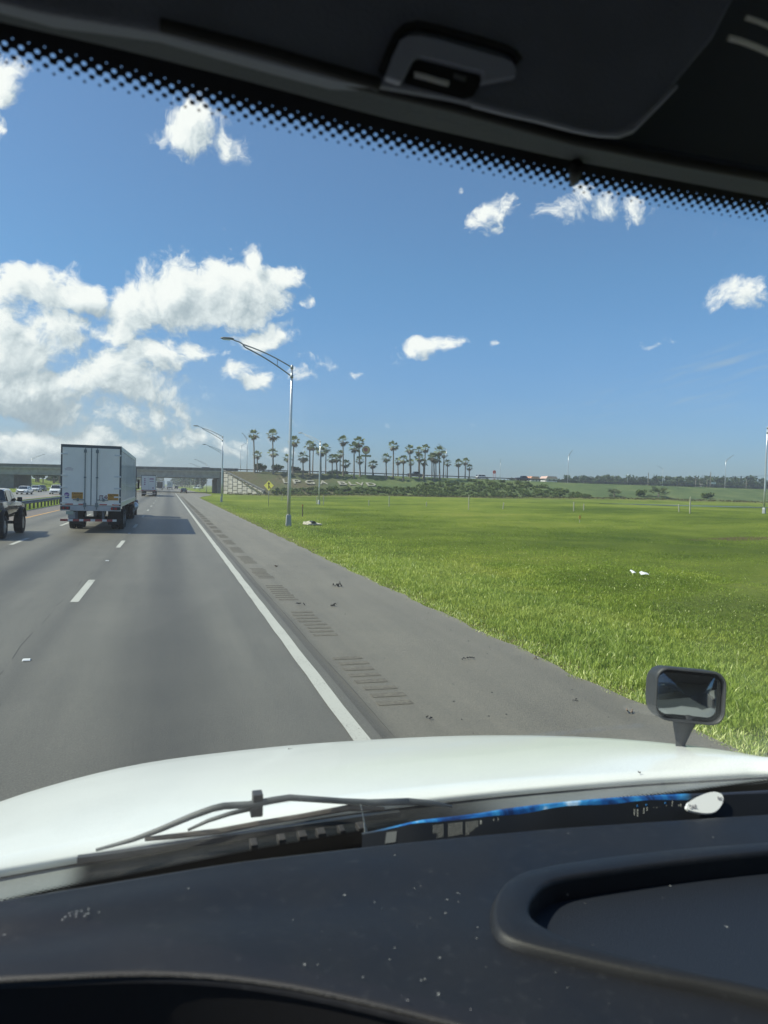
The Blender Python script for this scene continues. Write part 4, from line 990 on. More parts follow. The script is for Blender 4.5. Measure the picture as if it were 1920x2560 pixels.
# utility poles and traffic lights at the right
def upole(px, pyb, y, h, label, arms=1):
    q = on_y(px, pyb, y); r = thing('utility_pole', label, 'utility pole', tuple(q), R(8), 'wooden utility poles at the intersection')
    MB().tube([(0,0,-2),(0,0,h)], [.24,.17], 8).build('pole', mat('pole_grey', (.20,.18,.15), .9), r)
    for k in range(arms): MB().box(-1.2, 1.2, -.08, .04, h-.5-k*.9, h-.36-k*.9).build('crossarm', wood, r)
upole(1620, 1214, 330, 7.0, 'leftmost wooden utility pole against the dark woods', 0)
upole(1739, 1217, 340, 5.8, 'wooden utility pole with a crossarm in the middle of the woods line')
upole(1767.5, 1218, 330, 4.6, 'thin short pole just left of the tall wooden pole', 0)
upole(1775.5, 1217, 320, 8.0, 'tallest dark wooden pole in front of the woods', 0)
upole(1865.5, 1220, 280, 5.6, 'pole at the right that holds the traffic light wire')
qa = on_y(1868, 1190, 280); qb = on_y(1990, 1186, 280); qc = on_y(1825, 1193, 280)
sw = MB(); sw.tube([tuple(qc), tuple((qc+qa)/2+np.array([0,0,-.1])), tuple(qa), tuple((qa+qb)/2+np.array([0,0,-.3])), tuple(qb)], .05, 5); tag(sw.build('span_wire', black), 'black span wire that carries the traffic lights', 'wire')
tl = None
for px, lab in ((1838, 'traffic light at the left end of the span wire'), (1853, 'traffic light in the middle of the three on the wire'), (1867, 'traffic light nearest the pole on the span wire')):
    q = on_y(px, 1190, 280)
    if tl is None:
        tl = thing('traffic_light', lab, 'traffic light', (float(q[0]), 280, float(q[2])), 0, 'black traffic lights on the wire')
        MB().box(-.22, .22, -.18, .18, -1.45, -.15).tube([(0,0,-.2),(0,0,.2)], .05, 6).build('housing', black, tl)
        MB().disc((0,-.2,-.4), .12, 'y', .05, 10).disc((0,-.2,-.8), .12, 'y', .05, 10).disc((0,-.2,-1.2), .12, 'y', .05, 10).build('lenses', mat('unlit_lens', (.06,.05,.03), .3), tl)
    else: dup(tl, (float(q[0]), 280, float(q[2])), label=lab)
# far low buildings and vehicles beyond the overpass end
def shed(px, py, y, w_, h, wallm, roofm, label):
    q = on_y(px, py, y); r = thing('roadside_building', label, 'building', (float(q[0]), y, float(q[2])), 0)
    MB().box(-w_/2, w_/2, 0, 8, -4, h).build('wall', wallm, r)
    MB().prism([(-w_/2-.5, h), (w_/2+.5, h), (w_/2-.8, h+1.6), (-w_/2+.8, h+1.6)], -.5, 8.5, 'y').build('roof', roofm, r)
    for k in (-1, 1): MB().box(k*w_*.22-.6, k*w_*.22+.6, -.05, .02, .4, h-.5).build('window', carglass, r)
shed(1337, 1203, 430, 6, 1.6, mat('shed_white', (.6,.58,.55), .8), mat('roof_orange', (.55,.25,.14), .8), 'low far building with an orange roof beyond the overpass end')
shed(1379, 1204, 430, 8, 2.0, mat('shed_pale', (.62,.6,.58), .8), mat('roof_pink', (.60,.40,.34), .8), 'low far building with a pale pinkish roof and a mast')
for px, lab, s_ in ((1246, '', 0),):
    pass
def little_sign(px, py, y, w_, h, m, label):
    q = on_y(px, py, y); r = thing('small_sign', label, 'sign', (float(q[0]), y, float(q[2])))
    MB().box(-w_/2, w_/2, -.05, 0, -h/2, h/2).build('sign_panel', m, r); MB().tube([(0,.05,-3.5),(0,.05,h/2)], .05, 6).build('post', steel, r)
little_sign(1784, 1208, 300, 3.0, .9, mat('sign_white', (.7,.7,.7), .6), 'small white rectangular sign right of the tall wooden pole')
little_sign(1753, 1213, 300, 1.6, 1.3, mat('sign_pinkish', (.7,.55,.5), .6), 'small pale sign left of the tall wooden pole')
little_sign(1459, 1213.5, 300, .7, 1.3, mat('sign_grey', (.4,.4,.4), .6), 'tiny grey roadside sign left of the small far lamp')

# white letters laid on the bank
slope = {}
lm = mat('letter_concrete', (.31,.295,.24), .9, var=.2, vscale=1.2)
for ch, px0, px1, lab in (('L', 707, 722, 'first white letter L on the bank, partly behind the near lamp'), ('P', 732, 753, 'white letter P on the bank right of the near lamp'),
        ('G', 762, 787, 'white letter G on the bank between the P and the A'), ('A', 797, 819, 'white letter A on the bank behind the second lamp pole'),
        ('B', 845, 868, 'white letter B on the bank, first of the second word'), ('L', 872, 889, 'white letter L on the bank, second of the second word'),
        ('V', 891, 912, 'white letter V on the bank between the L and the D'), ('D', 916, 940, 'white letter D on the bank, the last letter on the right')):
    cpx = (px0+px1)/2; q = hit(cpx, 1205 + (cpx-707)*.035)
    X, Y = q[0], q[1]; dz_ = (slope_z(X, Y+1)-slope_z(X, Y-1))/2; an = math.atan(dz_)
    wd = (px1-px0)/1777*(Y*.957+X*.29)*1.02
    me = textmesh(ch, 4.0, .08, .05); me.materials.clear(); me.materials.append(lm)
    co_ = np.array([v.co[:] for v in me.vertices]); ww = np.ptp(co_[:, 0]); hh = np.ptp(co_[:, 1]); cx = (co_[:, 0].max()+co_[:, 0].min())/2; cy = (co_[:, 1].max()+co_[:, 1].min())/2
    me.transform(Matrix.Diagonal((wd/ww*.92, 3.3/hh, 1, 1)) @ Matrix.Translation((-cx, -cy, 0)))
    o = bpy.data.objects.new('ground_letter', me); COL.objects.link(o)
    o.location = (X, Y, slope_z(X, Y)+.22); o.rotation_euler = (an, 0, 0); tag(o, lab, 'letter', 'white letters laid out on the grass bank')

for px, py, w_, lab in ((1583, 1437, .08, 'small white windshield reflection added as a flake in the grass field, the left one of two'), (1610, 1441, .16, 'larger white windshield reflection added as a flake in the grass field, the right one of two')):
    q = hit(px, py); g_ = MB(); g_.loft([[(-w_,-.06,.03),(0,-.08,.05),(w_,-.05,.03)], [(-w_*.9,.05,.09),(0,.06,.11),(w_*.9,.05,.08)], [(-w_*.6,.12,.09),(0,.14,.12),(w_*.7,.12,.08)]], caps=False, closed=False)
    o = g_.build('reflection_flake', mat('reflection_white', (.80,.80,.78), .5)); o.location = tuple(q+np.array([0,0,.03])); tag(o, lab, 'reflection_flake')  # white flakes added in the grass for two reflections in the windshield
# ------------------------------------------------------------------ grass blades near the road
leafmat('grass_blade', (0.5, 0.5, 0.5), (1, 1, 1), trans=0.42)
t = NT(MATS['grass_blade'].node_tree)                       # blades take the patchwork of the field plus their own variation
pos = t.node('ShaderNodeNewGeometry').outputs['Position']
f = t.math('ADD', t.math('ADD', t.math('MULTIPLY', t.noise(pos, 0.045, 5, 0.6), 0.60), t.math('MULTIPLY', t.noise(pos, 0.35, 5, 0.6), 0.25)), 0.075)
vv = t.node('ShaderNodeAttribute'); vv.attribute_name = 'var'; vf = vv.outputs['Fac']
f = t.math('ADD', f, t.math('MULTIPLY', t.math('SUBTRACT', vf, 0.35), 0.10))
gx, gy, gz = t.sep(pos)
vmask = t.smooth(t.math('ADD', t.math('SUBTRACT', gx, t.math('MULTIPLY', gy, 0.05)), t.math('MULTIPLY', t.noise(pos, .5, 4, .6), 2.4)), 8.6, 11.6, 1.0, 0.0)
verge = t.smooth(t.math('SUBTRACT', gx, t.math('MULTIPLY', gy, 0.06)), 8.2, 11.5, 0.050, -0.015)      # rougher yellower strip beside the pavement
f = t.math('ADD', f, verge)
bc = t.mix(t.math('MULTIPLY', vmask, 0.45), t.ramp(f, GRAMP), (0.200, 0.255, 0.062))
bc = t.mix(t.smooth(vf, 0.62, 0.95), bc, (0.36, 0.37, 0.17))
sc_ = t.node('ShaderNodeVectorMath'); sc_.operation = 'SCALE'; t.link(bc, sc_.inputs[0]); t.link(t.math('MULTIPLY_ADD', vf, 1.15, 1.36), sc_.inputs[3])
for n_ in list(t.n):
    if n_.type == 'BSDF_PRINCIPLED': t.link(sc_.outputs[0], n_.inputs['Base Color'])
    if n_.type == 'BSDF_TRANSLUCENT': t.link(sc_.outputs[0], n_.inputs[0])
def blades():
    N = 620000
    # sample in polar coordinates round the eye so that the density falls with distance
    d = 6.5*np.exp(NP.rand(N)**1.12*math.log(110/6.5)); a = R(-3)+NP.rand(N)*R(60)
    d = np.where(NP.rand(N) < .35, 6.5+NP.rand(N)*20, d)
    x = d*np.sin(a); y = d*np.cos(a)
    e = np.array([shoulder_edge(v) for v in np.linspace(0, 100, 1000)]); ex = e[np.clip((y*10).astype(int), 0, 999)]
    ok = (x > ex-0.10) & (y > 3)
    # clumpy: reject by a coarse lattice of random values
    G = NP.rand(400, 400); cl = G[(np.clip(x*3, 0, 399)).astype(int), (np.clip(y*3, 0, 399)).astype(int)]
    ok &= NP.rand(N) < (0.45+0.75*cl)*np.clip((105-d)/70, 0, 1)
    x, y, d, cl, ex = x[ok], y[ok], d[ok], cl[ok], ex[ok]; n = len(x)
    z = field(x, y)-0.02
    near = np.clip((x-ex)/0.6, 0, 1)
    inner = np.clip((11-(x-0.06*y))/3, 0, 1)
    h = (0.050+0.11*NP.rand(n)**1.7)*(0.55+0.9*cl)*(0.34+0.36*inner)*(0.45+0.55*near)*np.clip(1.15-0.004*d, .7, 1.2)
    tall = NP.rand(n) < 0.006*inner; h = np.where(tall, h*1.9, h)
    w_ = (0.0028+0.0030*NP.rand(n))*(1+d*0.050)
    th = NP.rand(n)*2*math.pi; lean = (0.15+0.75*NP.rand(n))*h; la = NP.rand(n)*2*math.pi
    px, py = np.cos(th)*w_, np.sin(th)*w_; lx, ly = np.cos(la)*lean, np.sin(la)*lean
    V = np.empty((n, 5, 3)); V[:, 0] = np.c_[x-px, y-py, z]; V[:, 1] = np.c_[x+px, y+py, z]
    V[:, 2] = np.c_[x+px*.8+lx*.35, y+py*.8+ly*.35, z+h*.6]; V[:, 3] = np.c_[x-px*.8+lx*.35, y-py*.8+ly*.35, z+h*.6]
    V[:, 4] = np.c_[x+lx, y+ly, z+h]
    i = np.arange(n)[:, None]*5
    F = np.concatenate([i+[0, 1, 2], i+[0, 2, 3], i+[3, 2, 4]])
    big = 0.5+0.25*np.sin(x*.21+1.3*np.sin(y*.11))+0.2*np.sin(y*.33+x*.07)
    v = np.clip(0.12+0.42*NP.rand(n)**1.5+0.22*big+0.10*(cl-.5), 0, 1); v = np.where(NP.rand(n) < 0.05*(1+6*(1-near))*np.clip(1.3-d/30, 0.08, 1), np.clip(v+.5, 0, 1), v)
    tri_cloud('grass', V.reshape(-1, 3), F, np.repeat(v, 5), MATS['grass_blade'])
    o = bpy.data.objects['grass']; tag(o, 'green roadside grass blades thick along the shoulder edge', 'grass', kind='stuff')
blades()

# ------------------------------------------------------------------ leaf clump helper for shrubs and trees
def leaf_cloud(centres, radii, per, size, seed, flat=1.0, dark=0.0):
    rs = np.random.RandomState(seed); C_ = np.repeat(np.asarray(centres, float), per, 0); Rr = np.repeat(np.asarray(radii, float), per, 0)
    n = len(C_); u = rs.normal(size=(n, 3)); u /= np.linalg.norm(u, axis=1)[:, None]
    rad = rs.rand(n)**0.45; P = C_+u*rad[:, None]*Rr
    s = size*(0.6+0.8*rs.rand(n)); a = rs.normal(size=(n, 3)); a /= np.linalg.norm(a, axis=1)[:, None]
    b = np.cross(a, rs.normal(size=(n, 3))); b /= np.linalg.norm(b, axis=1)[:, None]; c = np.cross(a, b)*.6
    s = s[:, None]; V = np.stack([P-b*s, P+c*s, P+b*s, P-c*s], 1)
    F = (np.arange(n)[:, None]*4+[0, 1, 2, 3])
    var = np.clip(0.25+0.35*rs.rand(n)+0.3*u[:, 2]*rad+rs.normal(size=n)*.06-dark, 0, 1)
    return V.reshape(-1, 3), F, np.repeat(var, 4)
leafmat('shrub_leaf', (0.028, 0.056, 0.014), (0.20, 0.26, 0.07), trans=.3)
leafmat('tree_leaf', (0.014, 0.034, 0.012), (0.080, 0.130, 0.040), trans=.2)
leafmat('tree_leaf_pale', (0.030, 0.060, 0.015), (0.14, 0.20, 0.05), trans=.25)
leafmat('palm_leaf', (0.055, 0.080, 0.040), (0.26, 0.30, 0.14), trans=.25, rough=.4)
leafmat('palm_dead', (0.09, 0.07, 0.055), (0.32, 0.27, 0.21), trans=.2, rough=.8)

# scrub on the lower half of the bank: too many bushes to count
cs, rr_ = [], []
for k in range(620):
    X = rnd.uniform(30, 128); t_ = rnd.random()
    lim = np.interp(X, [28, 45, 72, 82, 100, 118, 130], [.22, .30, .33, .62, .88, .85, .10])
    lo = -0.02
    u_ = lo+(lim-lo)*rnd.random()**1.15
    if X < 76 and (X*0.13 % 1) < .30 and u_ < .12: continue
    Y = toeY(X)+(228-toeY(X))*u_; s_ = rnd.uniform(.35, 1.15)*(1 if X > 74 else .8)
    z_ = slope_z(X, Y) if u_ > 0 else field(X, Y)
    for j in range(3): cs.append((X+rnd.uniform(-.7, .7)*s_, Y+rnd.uniform(-.6, .6), z_+s_*.45+rnd.uniform(-.1, .25))); rr_.append((s_*.9, s_*.8, s_*.62))
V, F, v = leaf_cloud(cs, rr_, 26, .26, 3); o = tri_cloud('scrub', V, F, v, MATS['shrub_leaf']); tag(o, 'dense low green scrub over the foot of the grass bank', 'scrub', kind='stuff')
# reedy weeds along the toe
cs, rr_ = [], []
for k in range(700):
    X = rnd.uniform(17, 230); Y = toeY(max(X, 27))-rnd.uniform(.5, 9)
    if X < 27: Y = rnd.uniform(205, 224)
    s_ = rnd.uniform(.2, .55); cs.append((X, Y, float(field(X, Y))+s_*.3)); rr_.append((s_*1.6, s_, s_*.6))
V, F, v = leaf_cloud(cs, rr_, 12, .2, 5); o = tri_cloud('weeds', V, F, v, leafmat('weed_leaf', (.06, .065, .025), (.20, .18, .075))); tag(o, 'brownish green weeds along the foot of the bank', 'weeds', kind='stuff')

# distant woods
def woods(name, label, spans, seed, leaf='tree_leaf'):
    r2 = random.Random(seed); cs, rr_ = [], []; tk = MB()
    for (x0, y0, x1, y1, n, h0, h1, zb) in spans:
        for k in range(n):
            f_ = r2.random(); X = x0+(x1-x0)*f_+r2.uniform(-3, 3); Y = y0+(y1-y0)*f_+r2.uniform(-8, 14)
            h = (h0+(h1-h0)*f_)*r2.uniform(.72, 1.08)
            tk.tube([(X, Y, zb-1), (X+r2.uniform(-.4, .4), Y, zb+h*.8)], [.25, .12], 5)
            for j in range(5):
                zz_ = zb+h*r2.uniform(.30, .95); w_ = h*.20*(1.15-abs(zz_-zb-h*.6)/h)
                cs.append((X+r2.uniform(-1, 1)*w_, Y+r2.uniform(-1, 1)*w_, zz_)); rr_.append((w_*.85, w_*.85, h*.10))
    V, F, v = leaf_cloud(cs, rr_, 34, .75, seed)
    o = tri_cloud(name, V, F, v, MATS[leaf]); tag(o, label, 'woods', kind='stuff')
    t_ = tk.build('woodland_trunks', wood); t_.parent = o; t_['kind'] = 'stuff'
woods('distant_woods', 'dark green pine woods on the right horizon beyond the crossing road', [(206, 480, 300, 450, 170, 10, 15.5, 1.5), (300, 450, 460, 410, 360, 15.5, 17.5, 1.5), (460, 410, 640, 330, 300, 17.5, 16.5, 1.5)], 21)
woods('roadside_woods', 'far green woods seen through the bridge opening on the right', [(16, 520, 95, 520, 60, 11, 12, 0), (18, 640, 6, 980, 50, 11, 13, 0), (30, 430, 120, 420, 26, 8, 10, 0)], 22)
woods('left_woods', 'leafy green woods behind the opposite carriageway under the bridge', [(-130, 360, -45, 350, 70, 5.5, 6.5, 2.5), (-60, 420, -34, 600, 46, 8, 10, 0.0), (-34, 640, -12, 1000, 40, 11, 13, 0)], 23, 'tree_leaf_pale')

def shrub(name, label, cat, x, y, z, w_, h, seed, leaf='shrub_leaf', trunk=0.0, per=260, ls=.22, group=None):
    r = thing(name, label, cat, (x, y, z), group=group); r2 = random.Random(seed); cs, rr_ = [], []
    for k in range(9):
        cs.append((r2.uniform(-.34, .34)*w_, r2.uniform(-.3, .3)*w_, trunk+(h-trunk)*r2.uniform(.25, .78))); rr_.append((w_*.24, w_*.24, (h-trunk)*.26))
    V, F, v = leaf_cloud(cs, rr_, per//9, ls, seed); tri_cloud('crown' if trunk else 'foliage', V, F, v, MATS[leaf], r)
    g_ = MB(); g_.tube([(0,0,-.3),(0.05,0,max(trunk, h*.3)*1.3)], [.10, .05], 6)
    for k in range(4):
        a = k*1.6; g_.tube([(0,0,max(trunk*.8, .1)), (math.cos(a)*w_*.25, math.sin(a)*w_*.25, trunk+(h-trunk)*.55)], [.06, .02], 5)
    g_.build('trunk' if trunk else 'stem', wood, r); return r
def over(px, pyb, y): q = on_y(px, pyb, y); return float(q[0]), y, float(q[2])
for px, lab, h in ((650, 'small round tree behind the leftmost palm on the embankment', 4.0), (693, 'small round tree right of the second palm group on the embankment', 3.9), (735, 'small round tree right behind the near lamp pole on the embankment', 3.6)):
    x_, y_, z_ = over(px, 1174, 262); shrub('round_tree', lab, 'tree', x_, y_, 7.0, 4.6, h, int(px), 'tree_leaf', trunk=1.2, per=900, ls=.30)
cs, rr_ = [], []
for k in range(70):
    q = on_y(656+k*1.05, 1176, 258); cs.append((float(q[0]), 258, 7.0+.5+rnd.uniform(0, .35))); rr_.append((.6, .6, .5))
V, F, v = leaf_cloud(cs, rr_, 30, .16, 8)
hg = tri_cloud('hedge', V, F, v, MATS['tree_leaf']); tag(hg, 'low clipped hedge along the overpass between the left palms', 'hedge')
for i, (px, w_, h, y_, lab) in enumerate(((752, 6, 3.0, 300, 'broad low tree behind the overpass right of the hedge'), (826, 9, 4.2, 310, 'spreading tree behind the overpass between the palms'), (847, 6, 3.6, 300, 'dark tree behind the overpass right of the spreading one'), (866, 4, 3.4, 290, 'rounded tree behind the overpass just left of the twin palms'))):
    x_, yy_, z_ = over(px, 1180, y_); shrub('broad_tree', lab, 'tree', x_, yy_, 5.8, w_, h+1.0, 40+i, 'tree_leaf', trunk=1.0, per=900, ls=.4)
# saw palmettos and bushes on the right of the bank
def palmetto(label, px, pyb, w_, h, seed):
    q = hit(px, pyb); r = thing('saw_palmetto', label, 'palmetto', tuple(q)); rs = random.Random(seed); V, F, va = [], [], []
    for k in range(80):
        a = rs.uniform(0, 6.28); e_ = rs.uniform(.1, 1.2); L_ = h*rs.uniform(.45, .72); off = rs.uniform(0, .32)*w_; b_ = rs.uniform(0, 6.28)
        bx, by = off*math.cos(b_), off*math.sin(b_); d_ = Vector((math.cos(a)*math.cos(e_), math.sin(a)*math.cos(e_), math.sin(e_)))
        base = Vector((bx, by, .1)); c_ = base+d_*L_; side = d_.cross(Vector((0,0,1))).normalized(); val = rs.uniform(.2, .9)
        for j in range(9):
            t_ = (j/8-.5)*2.6; q1 = c_+(d_*math.cos(t_)+side*math.sin(t_))*h*.42; q1.z -= .08*h; w2 = side*.15*h*.25
            i0 = len(V); V += [c_-w2, c_+w2, q1]; F.append((i0, i0+1, i0+2)); va += [val]*3
    tri_cloud('fronds', np.array([tuple(p_) for p_ in V]), np.array(F), np.array(va), MATS['palm_leaf'], r)
    MB().tube([(0,0,-.2),(.1,0,h*.35)], [.25,.18], 6).build('stem', bark, r)
palmetto('low wide palmetto clump, leftmost on the right part of the bank', 1535, 1241, 4.2, 3.0, 1)
palmetto('tallest palmetto clump on the bank below the wooden pole', 1646, 1243, 3.6, 4.2, 2)
def bush_at(px, pyb, w_, h, seed, lab): q = hit(px, pyb); shrub('bush', lab, 'bush', q[0], q[1], q[2]-.1, w_, h, seed, per=700, ls=.28)
bush_at(1598, 1241, 4.5, 2.5, 61, 'dark round bush between the two palmetto clumps')
bush_at(1765, 1245, 4.8, 2.0, 62, 'loose dark bush on the bank right of the palmetto clumps')
bush_at(1390, 1240, 4.0, 1.3, 63, 'low green bush on the bank left of the palmettos')
bush_at(1345, 1238, 2.6, .9, 64, 'small faint bush on the bank left of the low green one')

# ------------------------------------------------------------------ palms
def fan_palm(seed):
    """Washington-type fan palm, crown at the origin of the crown part, trunk one metre tall to be stretched"""
    rs = random.Random(seed); r = thing('fan_palm', '', 'palm tree', group='fan palms on the embankment')
    MB().tube([(0,0,-.04),(0.0,0,.0),(.0,0,.1),(0,0,.55),(0,0,1.0)], [.46,.40,.27,.20,.19], 9).build('trunk', bark, r, smooth=True)
    def fans(n, e0, e1, L0, L1, blade, droop, seed_):
        V, F, va = [], [], []
        for k in range(n):
            a = k*2.399+rs.uniform(-.3, .3); e_ = e0+(e1-e0)*((k+.5)/n)+rs.uniform(-.12, .12); L_ = rs.uniform(L0, L1)
            d = Vector((math.cos(a)*math.cos(e_), math.sin(a)*math.cos(e_), math.sin(e_))); side = Vector((-math.sin(a), math.cos(a), 0)); up = side.cross(d)
            roll = rs.uniform(-.5, .5); s2 = side*math.cos(roll)+up*math.sin(roll)
            hub = d*L_*.50; val = rs.uniform(.15, .95)
            i0 = len(V); V += [side*.03, -side*.03, hub-side*.02, hub+side*.02]; F += [(i0, i0+1, i0+2), (i0, i0+2, i0+3)]; va += [val*.6+.2]*4
            m_ = 11
            for j in range(m_):
                t_ = (j/(m_-1)-.5)*3.2; dd = d*math.cos(t_)+s2*math.sin(t_); ln = blade*(.80+.25*math.cos(t_))
                per = (s2*math.cos(t_)-d*math.sin(t_))
                q1 = hub+dd*ln*.62; q2 = hub+dd*ln; q2.z -= droop*ln*(.6+.4*rs.random()); q1.z -= droop*.22*ln
                wd = per*ln*.10; i0 = len(V)
                V += [hub-wd*.3, hub+wd*.3, q1+wd, q1-wd, q2]; F += [(i0, i0+1, i0+2), (i0, i0+2, i0+3), (i0+3, i0+2, i0+4)]; va += [val]*5
        return np.array([tuple(p_) for p_ in V]), np.array(F), np.array(va)
    V, F, va = fans(15, -.50, 1.45, 1.9, 2.7, 1.15, .40, seed); cr = tri_cloud('crown', V, F, va, MATS['palm_leaf'], r)
    V, F, va = fans(11, -1.35, -.30, 1.5, 2.2, .80, .5, seed); sk = tri_cloud('dead_skirt', V, F, va, MATS['palm_dead'], r)
    return r
protos = [fan_palm(s_) for s_ in (101, 102, 103, 104)]; pused = set()
P2 = lambda x, y: (480+x/3.95, 1040+y/3.95)
P3 = lambda x, y: (850+x/3.687, 1040+y/3.687)
# crown centre x, crown top, skirt bottom, trunk base x, trunk base y, in the two enlargements
PL = [(P2, 610,122,240,618,558),(P2,645,335,435,648,540),(P2,798,122,255,803,572),(P2,803,305,415,803,540),(P2,950,360,460,950,540),(P2,1008,188,310,992,577),
      (P2,1098,338,465,1097,600),(P2,1165,230,345,1163,580),(P2,1200,262,345,1190,550),(P2,1275,290,405,1272,600),(P2,1325,265,370,1320,545),(P2,1385,365,470,1387,552),
      (P2,1425,370,465,1437,605),(P2,1465,332,420,1463,548),(P2,1492,185,300,1495,590),(P2,1517,420,520,1517,560),(P2,1603,250,370,1600,612),
      (P3,175,180,300,187,555),(P3,183,365,450,185,545),(P3,303,395,490,303,547),(P3,425,335,435,428,585),(P3,495,222,325,490,570),(P3,535,375,455,535,552),
      (P3,587,350,445,582,590),(P3,645,255,355,648,572),(P3,655,390,465,655,555),(P3,727,275,360,725,560),(P3,735,335,430,733,590),(P3,788,255,345,775,580),
      (P3,775,390,465,768,575),(P3,865,325,435,870,600),(P3,850,330,420,847,565),(P3,885,340,440,885,565),(P3,915,270,375,920,585),(P3,960,315,390,952,565),
      (P3,993,392,470,988,565),(P3,1093,390,475,1095,572),(P3,1158,380,460,1153,570),(P3,1195,440,508,1190,574)]
ordw = ['first','second','third','fourth','fifth','sixth','seventh','eighth','ninth','tenth','eleventh','twelfth','thirteenth','fourteenth','fifteenth','sixteenth','seventeenth','eighteenth','nineteenth','twentieth']
order = sorted(range(len(PL)), key=lambda i: PL[i][0](PL[i][1], 0)[0])
for rank, i in enumerate(order):
    fn, cx, ct, cb, bx, by = PL[i]; (cpx, top), (_, bot), (bpx, bpy_) = fn(cx, ct), fn(cx, cb), fn(bx, by)
    q = hit(bpx, bpy_)
    front = q[1] < 229.5
    y = q[1] if front else 259.0
    if not front: q = on_y(bpx, bpy_+3, y)
    zb_ = q[2] if front else 6.9
    tp = on_y(cpx, top, y); bt_ = on_y(cpx, bot, y); ch = tp[2]-bt_[2]; sc = ch/3.85
    zc = tp[2]-sc*2.05
    side = 'left' if rank < 20 else 'right'; n_ = rank if rank < 20 else len(order)-1-rank
    H_ = zc-zb_
    size = 'tall' if H_ > 10.5 else ('medium' if H_ > 7.5 else 'short')
    lab = f'{size} shaggy fan palm, {ordw[n_]} from the {side} in the row, ' + ('rooted on the grass slope' if front else 'standing behind the crossing road')
    pi = rank % 4; base = protos[pi]
    if pi in pused:
        r = base.copy(); COL.objects.link(r)
        for ch_ in list(base.children): c_ = ch_.copy(); COL.objects.link(c_); c_.parent = r
    else: r = base; pused.add(pi)
    r['label'] = lab; r.location = (q[0], y, zb_); r.rotation_euler = (0, 0, 0)
    lean = tp[0]-q[0]
    for c_ in r.children:
        if c_.name.startswith('trunk'):
            c_.scale = (1, 1, H_); c_.rotation_euler = (0, math.atan2(lean, H_), 0)
        else:
            c_.location = (lean, 0, H_); c_.scale = (sc, sc, sc); c_.rotation_euler = (0, math.atan2(lean, H_), rnd.uniform(0, 6.28))
# ------------------------------------------------------------------ the truck cab we sit in
cab = thing('truck_cab', 'white semi truck seen from inside its dark cab with hood, dash and windshield', 'semi truck', (0, 0, 0))
def curveY(Yc, k, xc=0.33): return lambda X: Yc - k*(X-xc)**2
def on_curve(px, py, Yf):
    Y = Yf(0.3)
    for _ in range(25): p = on_y(px, py, Y); Y = Yf(p[0])
    return p
def resample(pts, xs):
    pts = sorted(pts); return [np.interp(x, [p[0] for p in pts], [p[1] for p in pts]) for x in xs]
def smoothcurve(v, it=2):
    v = list(v)
    for _ in range(it): v = [v[0]] + [(v[i-1]+2*v[i]+v[i+1])/4 for i in range(1, len(v)-1)] + [v[-1]]
    return v
dashm = bpy.data.materials.new('dash_plastic'); dashm.use_nodes = True; t = NT(dashm.node_tree); p = t.n['Principled BSDF']
co = t.node('ShaderNodeTexCoord').outputs['Object']
n1 = t.noise(co, 5, 5, .6); n2 = t.noise(co, 900, 2, .6); n3 = t.noise(co, 60, 6, .75)
c = t.ramp(n1, [(.3, (.0072,.0075,.0095)), (.7, (.0098,.0101,.0122))])
dust = t.math('MULTIPLY', t.smooth(n3, .52, .85), .30)
c = t.mix(dust, c, (.075, .078, .082)); t.link(c, p.inputs['Base Color'])
t.link(t.smooth(n1, .3, .7, .42, .55), p.inputs['Roughness']); p.inputs['Specular IOR Level'].default_value = .45
b = t.node('ShaderNodeBump'); b.inputs['Strength'].default_value = .45; b.inputs['Distance'].default_value = .0008
t.link(n2, b.inputs['Height']); t.link(b.outputs[0], p.inputs['Normal'])
liner = mat('headliner_dark', (.165, .178, .218), .85, var=.15, vscale=8, bump=.3, bscale=300)
trimm = mat('header_trim_grey', (.052, .061, .074), .8, var=.12, vscale=6, bump=.35, bscale=250)
frit = mat('frit_black', (.004, .004, .006), .5)
deepb = mat('deep_black', (.006, .006, .007), .7)

# hood ------------------------------------------------
hoodw = bpy.data.materials.new('hood_white'); hoodw.use_nodes = True; t = NT(hoodw.node_tree); p = t.n['Principled BSDF']
co = t.node('ShaderNodeTexCoord').outputs['Object']
n1 = t.noise(co, 2.5, 4); n2 = t.noise(co, 30, 5, .8)
c = t.ramp(n1, [(.3, (.67,.69,.665)), (.7, (.73,.75,.72))]); c = t.mix(t.smooth(n2, .66, .80, 0, .25), c, (.45,.45,.40))
t.link(c, p.inputs['Base Color']); p.inputs['Roughness'].default_value = .30; p.inputs['Coat Weight'].default_value = .35; p.inputs['Coat Roughness'].default_value = .08
xs_ = list(range(-240, 2160, 60))
rear = [(-240,2215),(0,2170),(193,2137),(362,2107),(548,2077),(700,2044),(868,2016),(1023,1999),(1269,1972),(1576,1946),(1760,1936),(1920,1926),(2160,1915)]
silh = [(-240,2110),(-100,2046),(0,2002),(80,1980),(151,1957),(271,1926),(370,1906),(482,1891),(723,1864),(1000,1846),(1150,1840),(1269,1839),(1453,1842),(1638,1855),(1780,1872),(1920,1895),(2160,1945)]
sY = [(-240,1.55),(0,1.9),(271,2.12),(482,2.25),(723,2.3),(1269,2.3),(1453,2.0),(1638,1.6),(1800,1.42),(1920,1.32),(2160,1.2)]
ry = smoothcurve(resample(rear, xs_)); sy = smoothcurve(resample(silh, xs_), 3); sYY = smoothcurve(resample(sY, xs_), 3)
ryY = [min(1.30-.10*((x-1100)/1300)**2, s_-.07) for x, s_ in zip(xs_, sYY)]
rows = []
RP = [on_y(x, a, Y) for x, a, Y in zip(xs_, ry, ryY)]; SP = [on_y(x, a, Y) for x, a, Y in zip(xs_, sy, sYY)]
cols = []
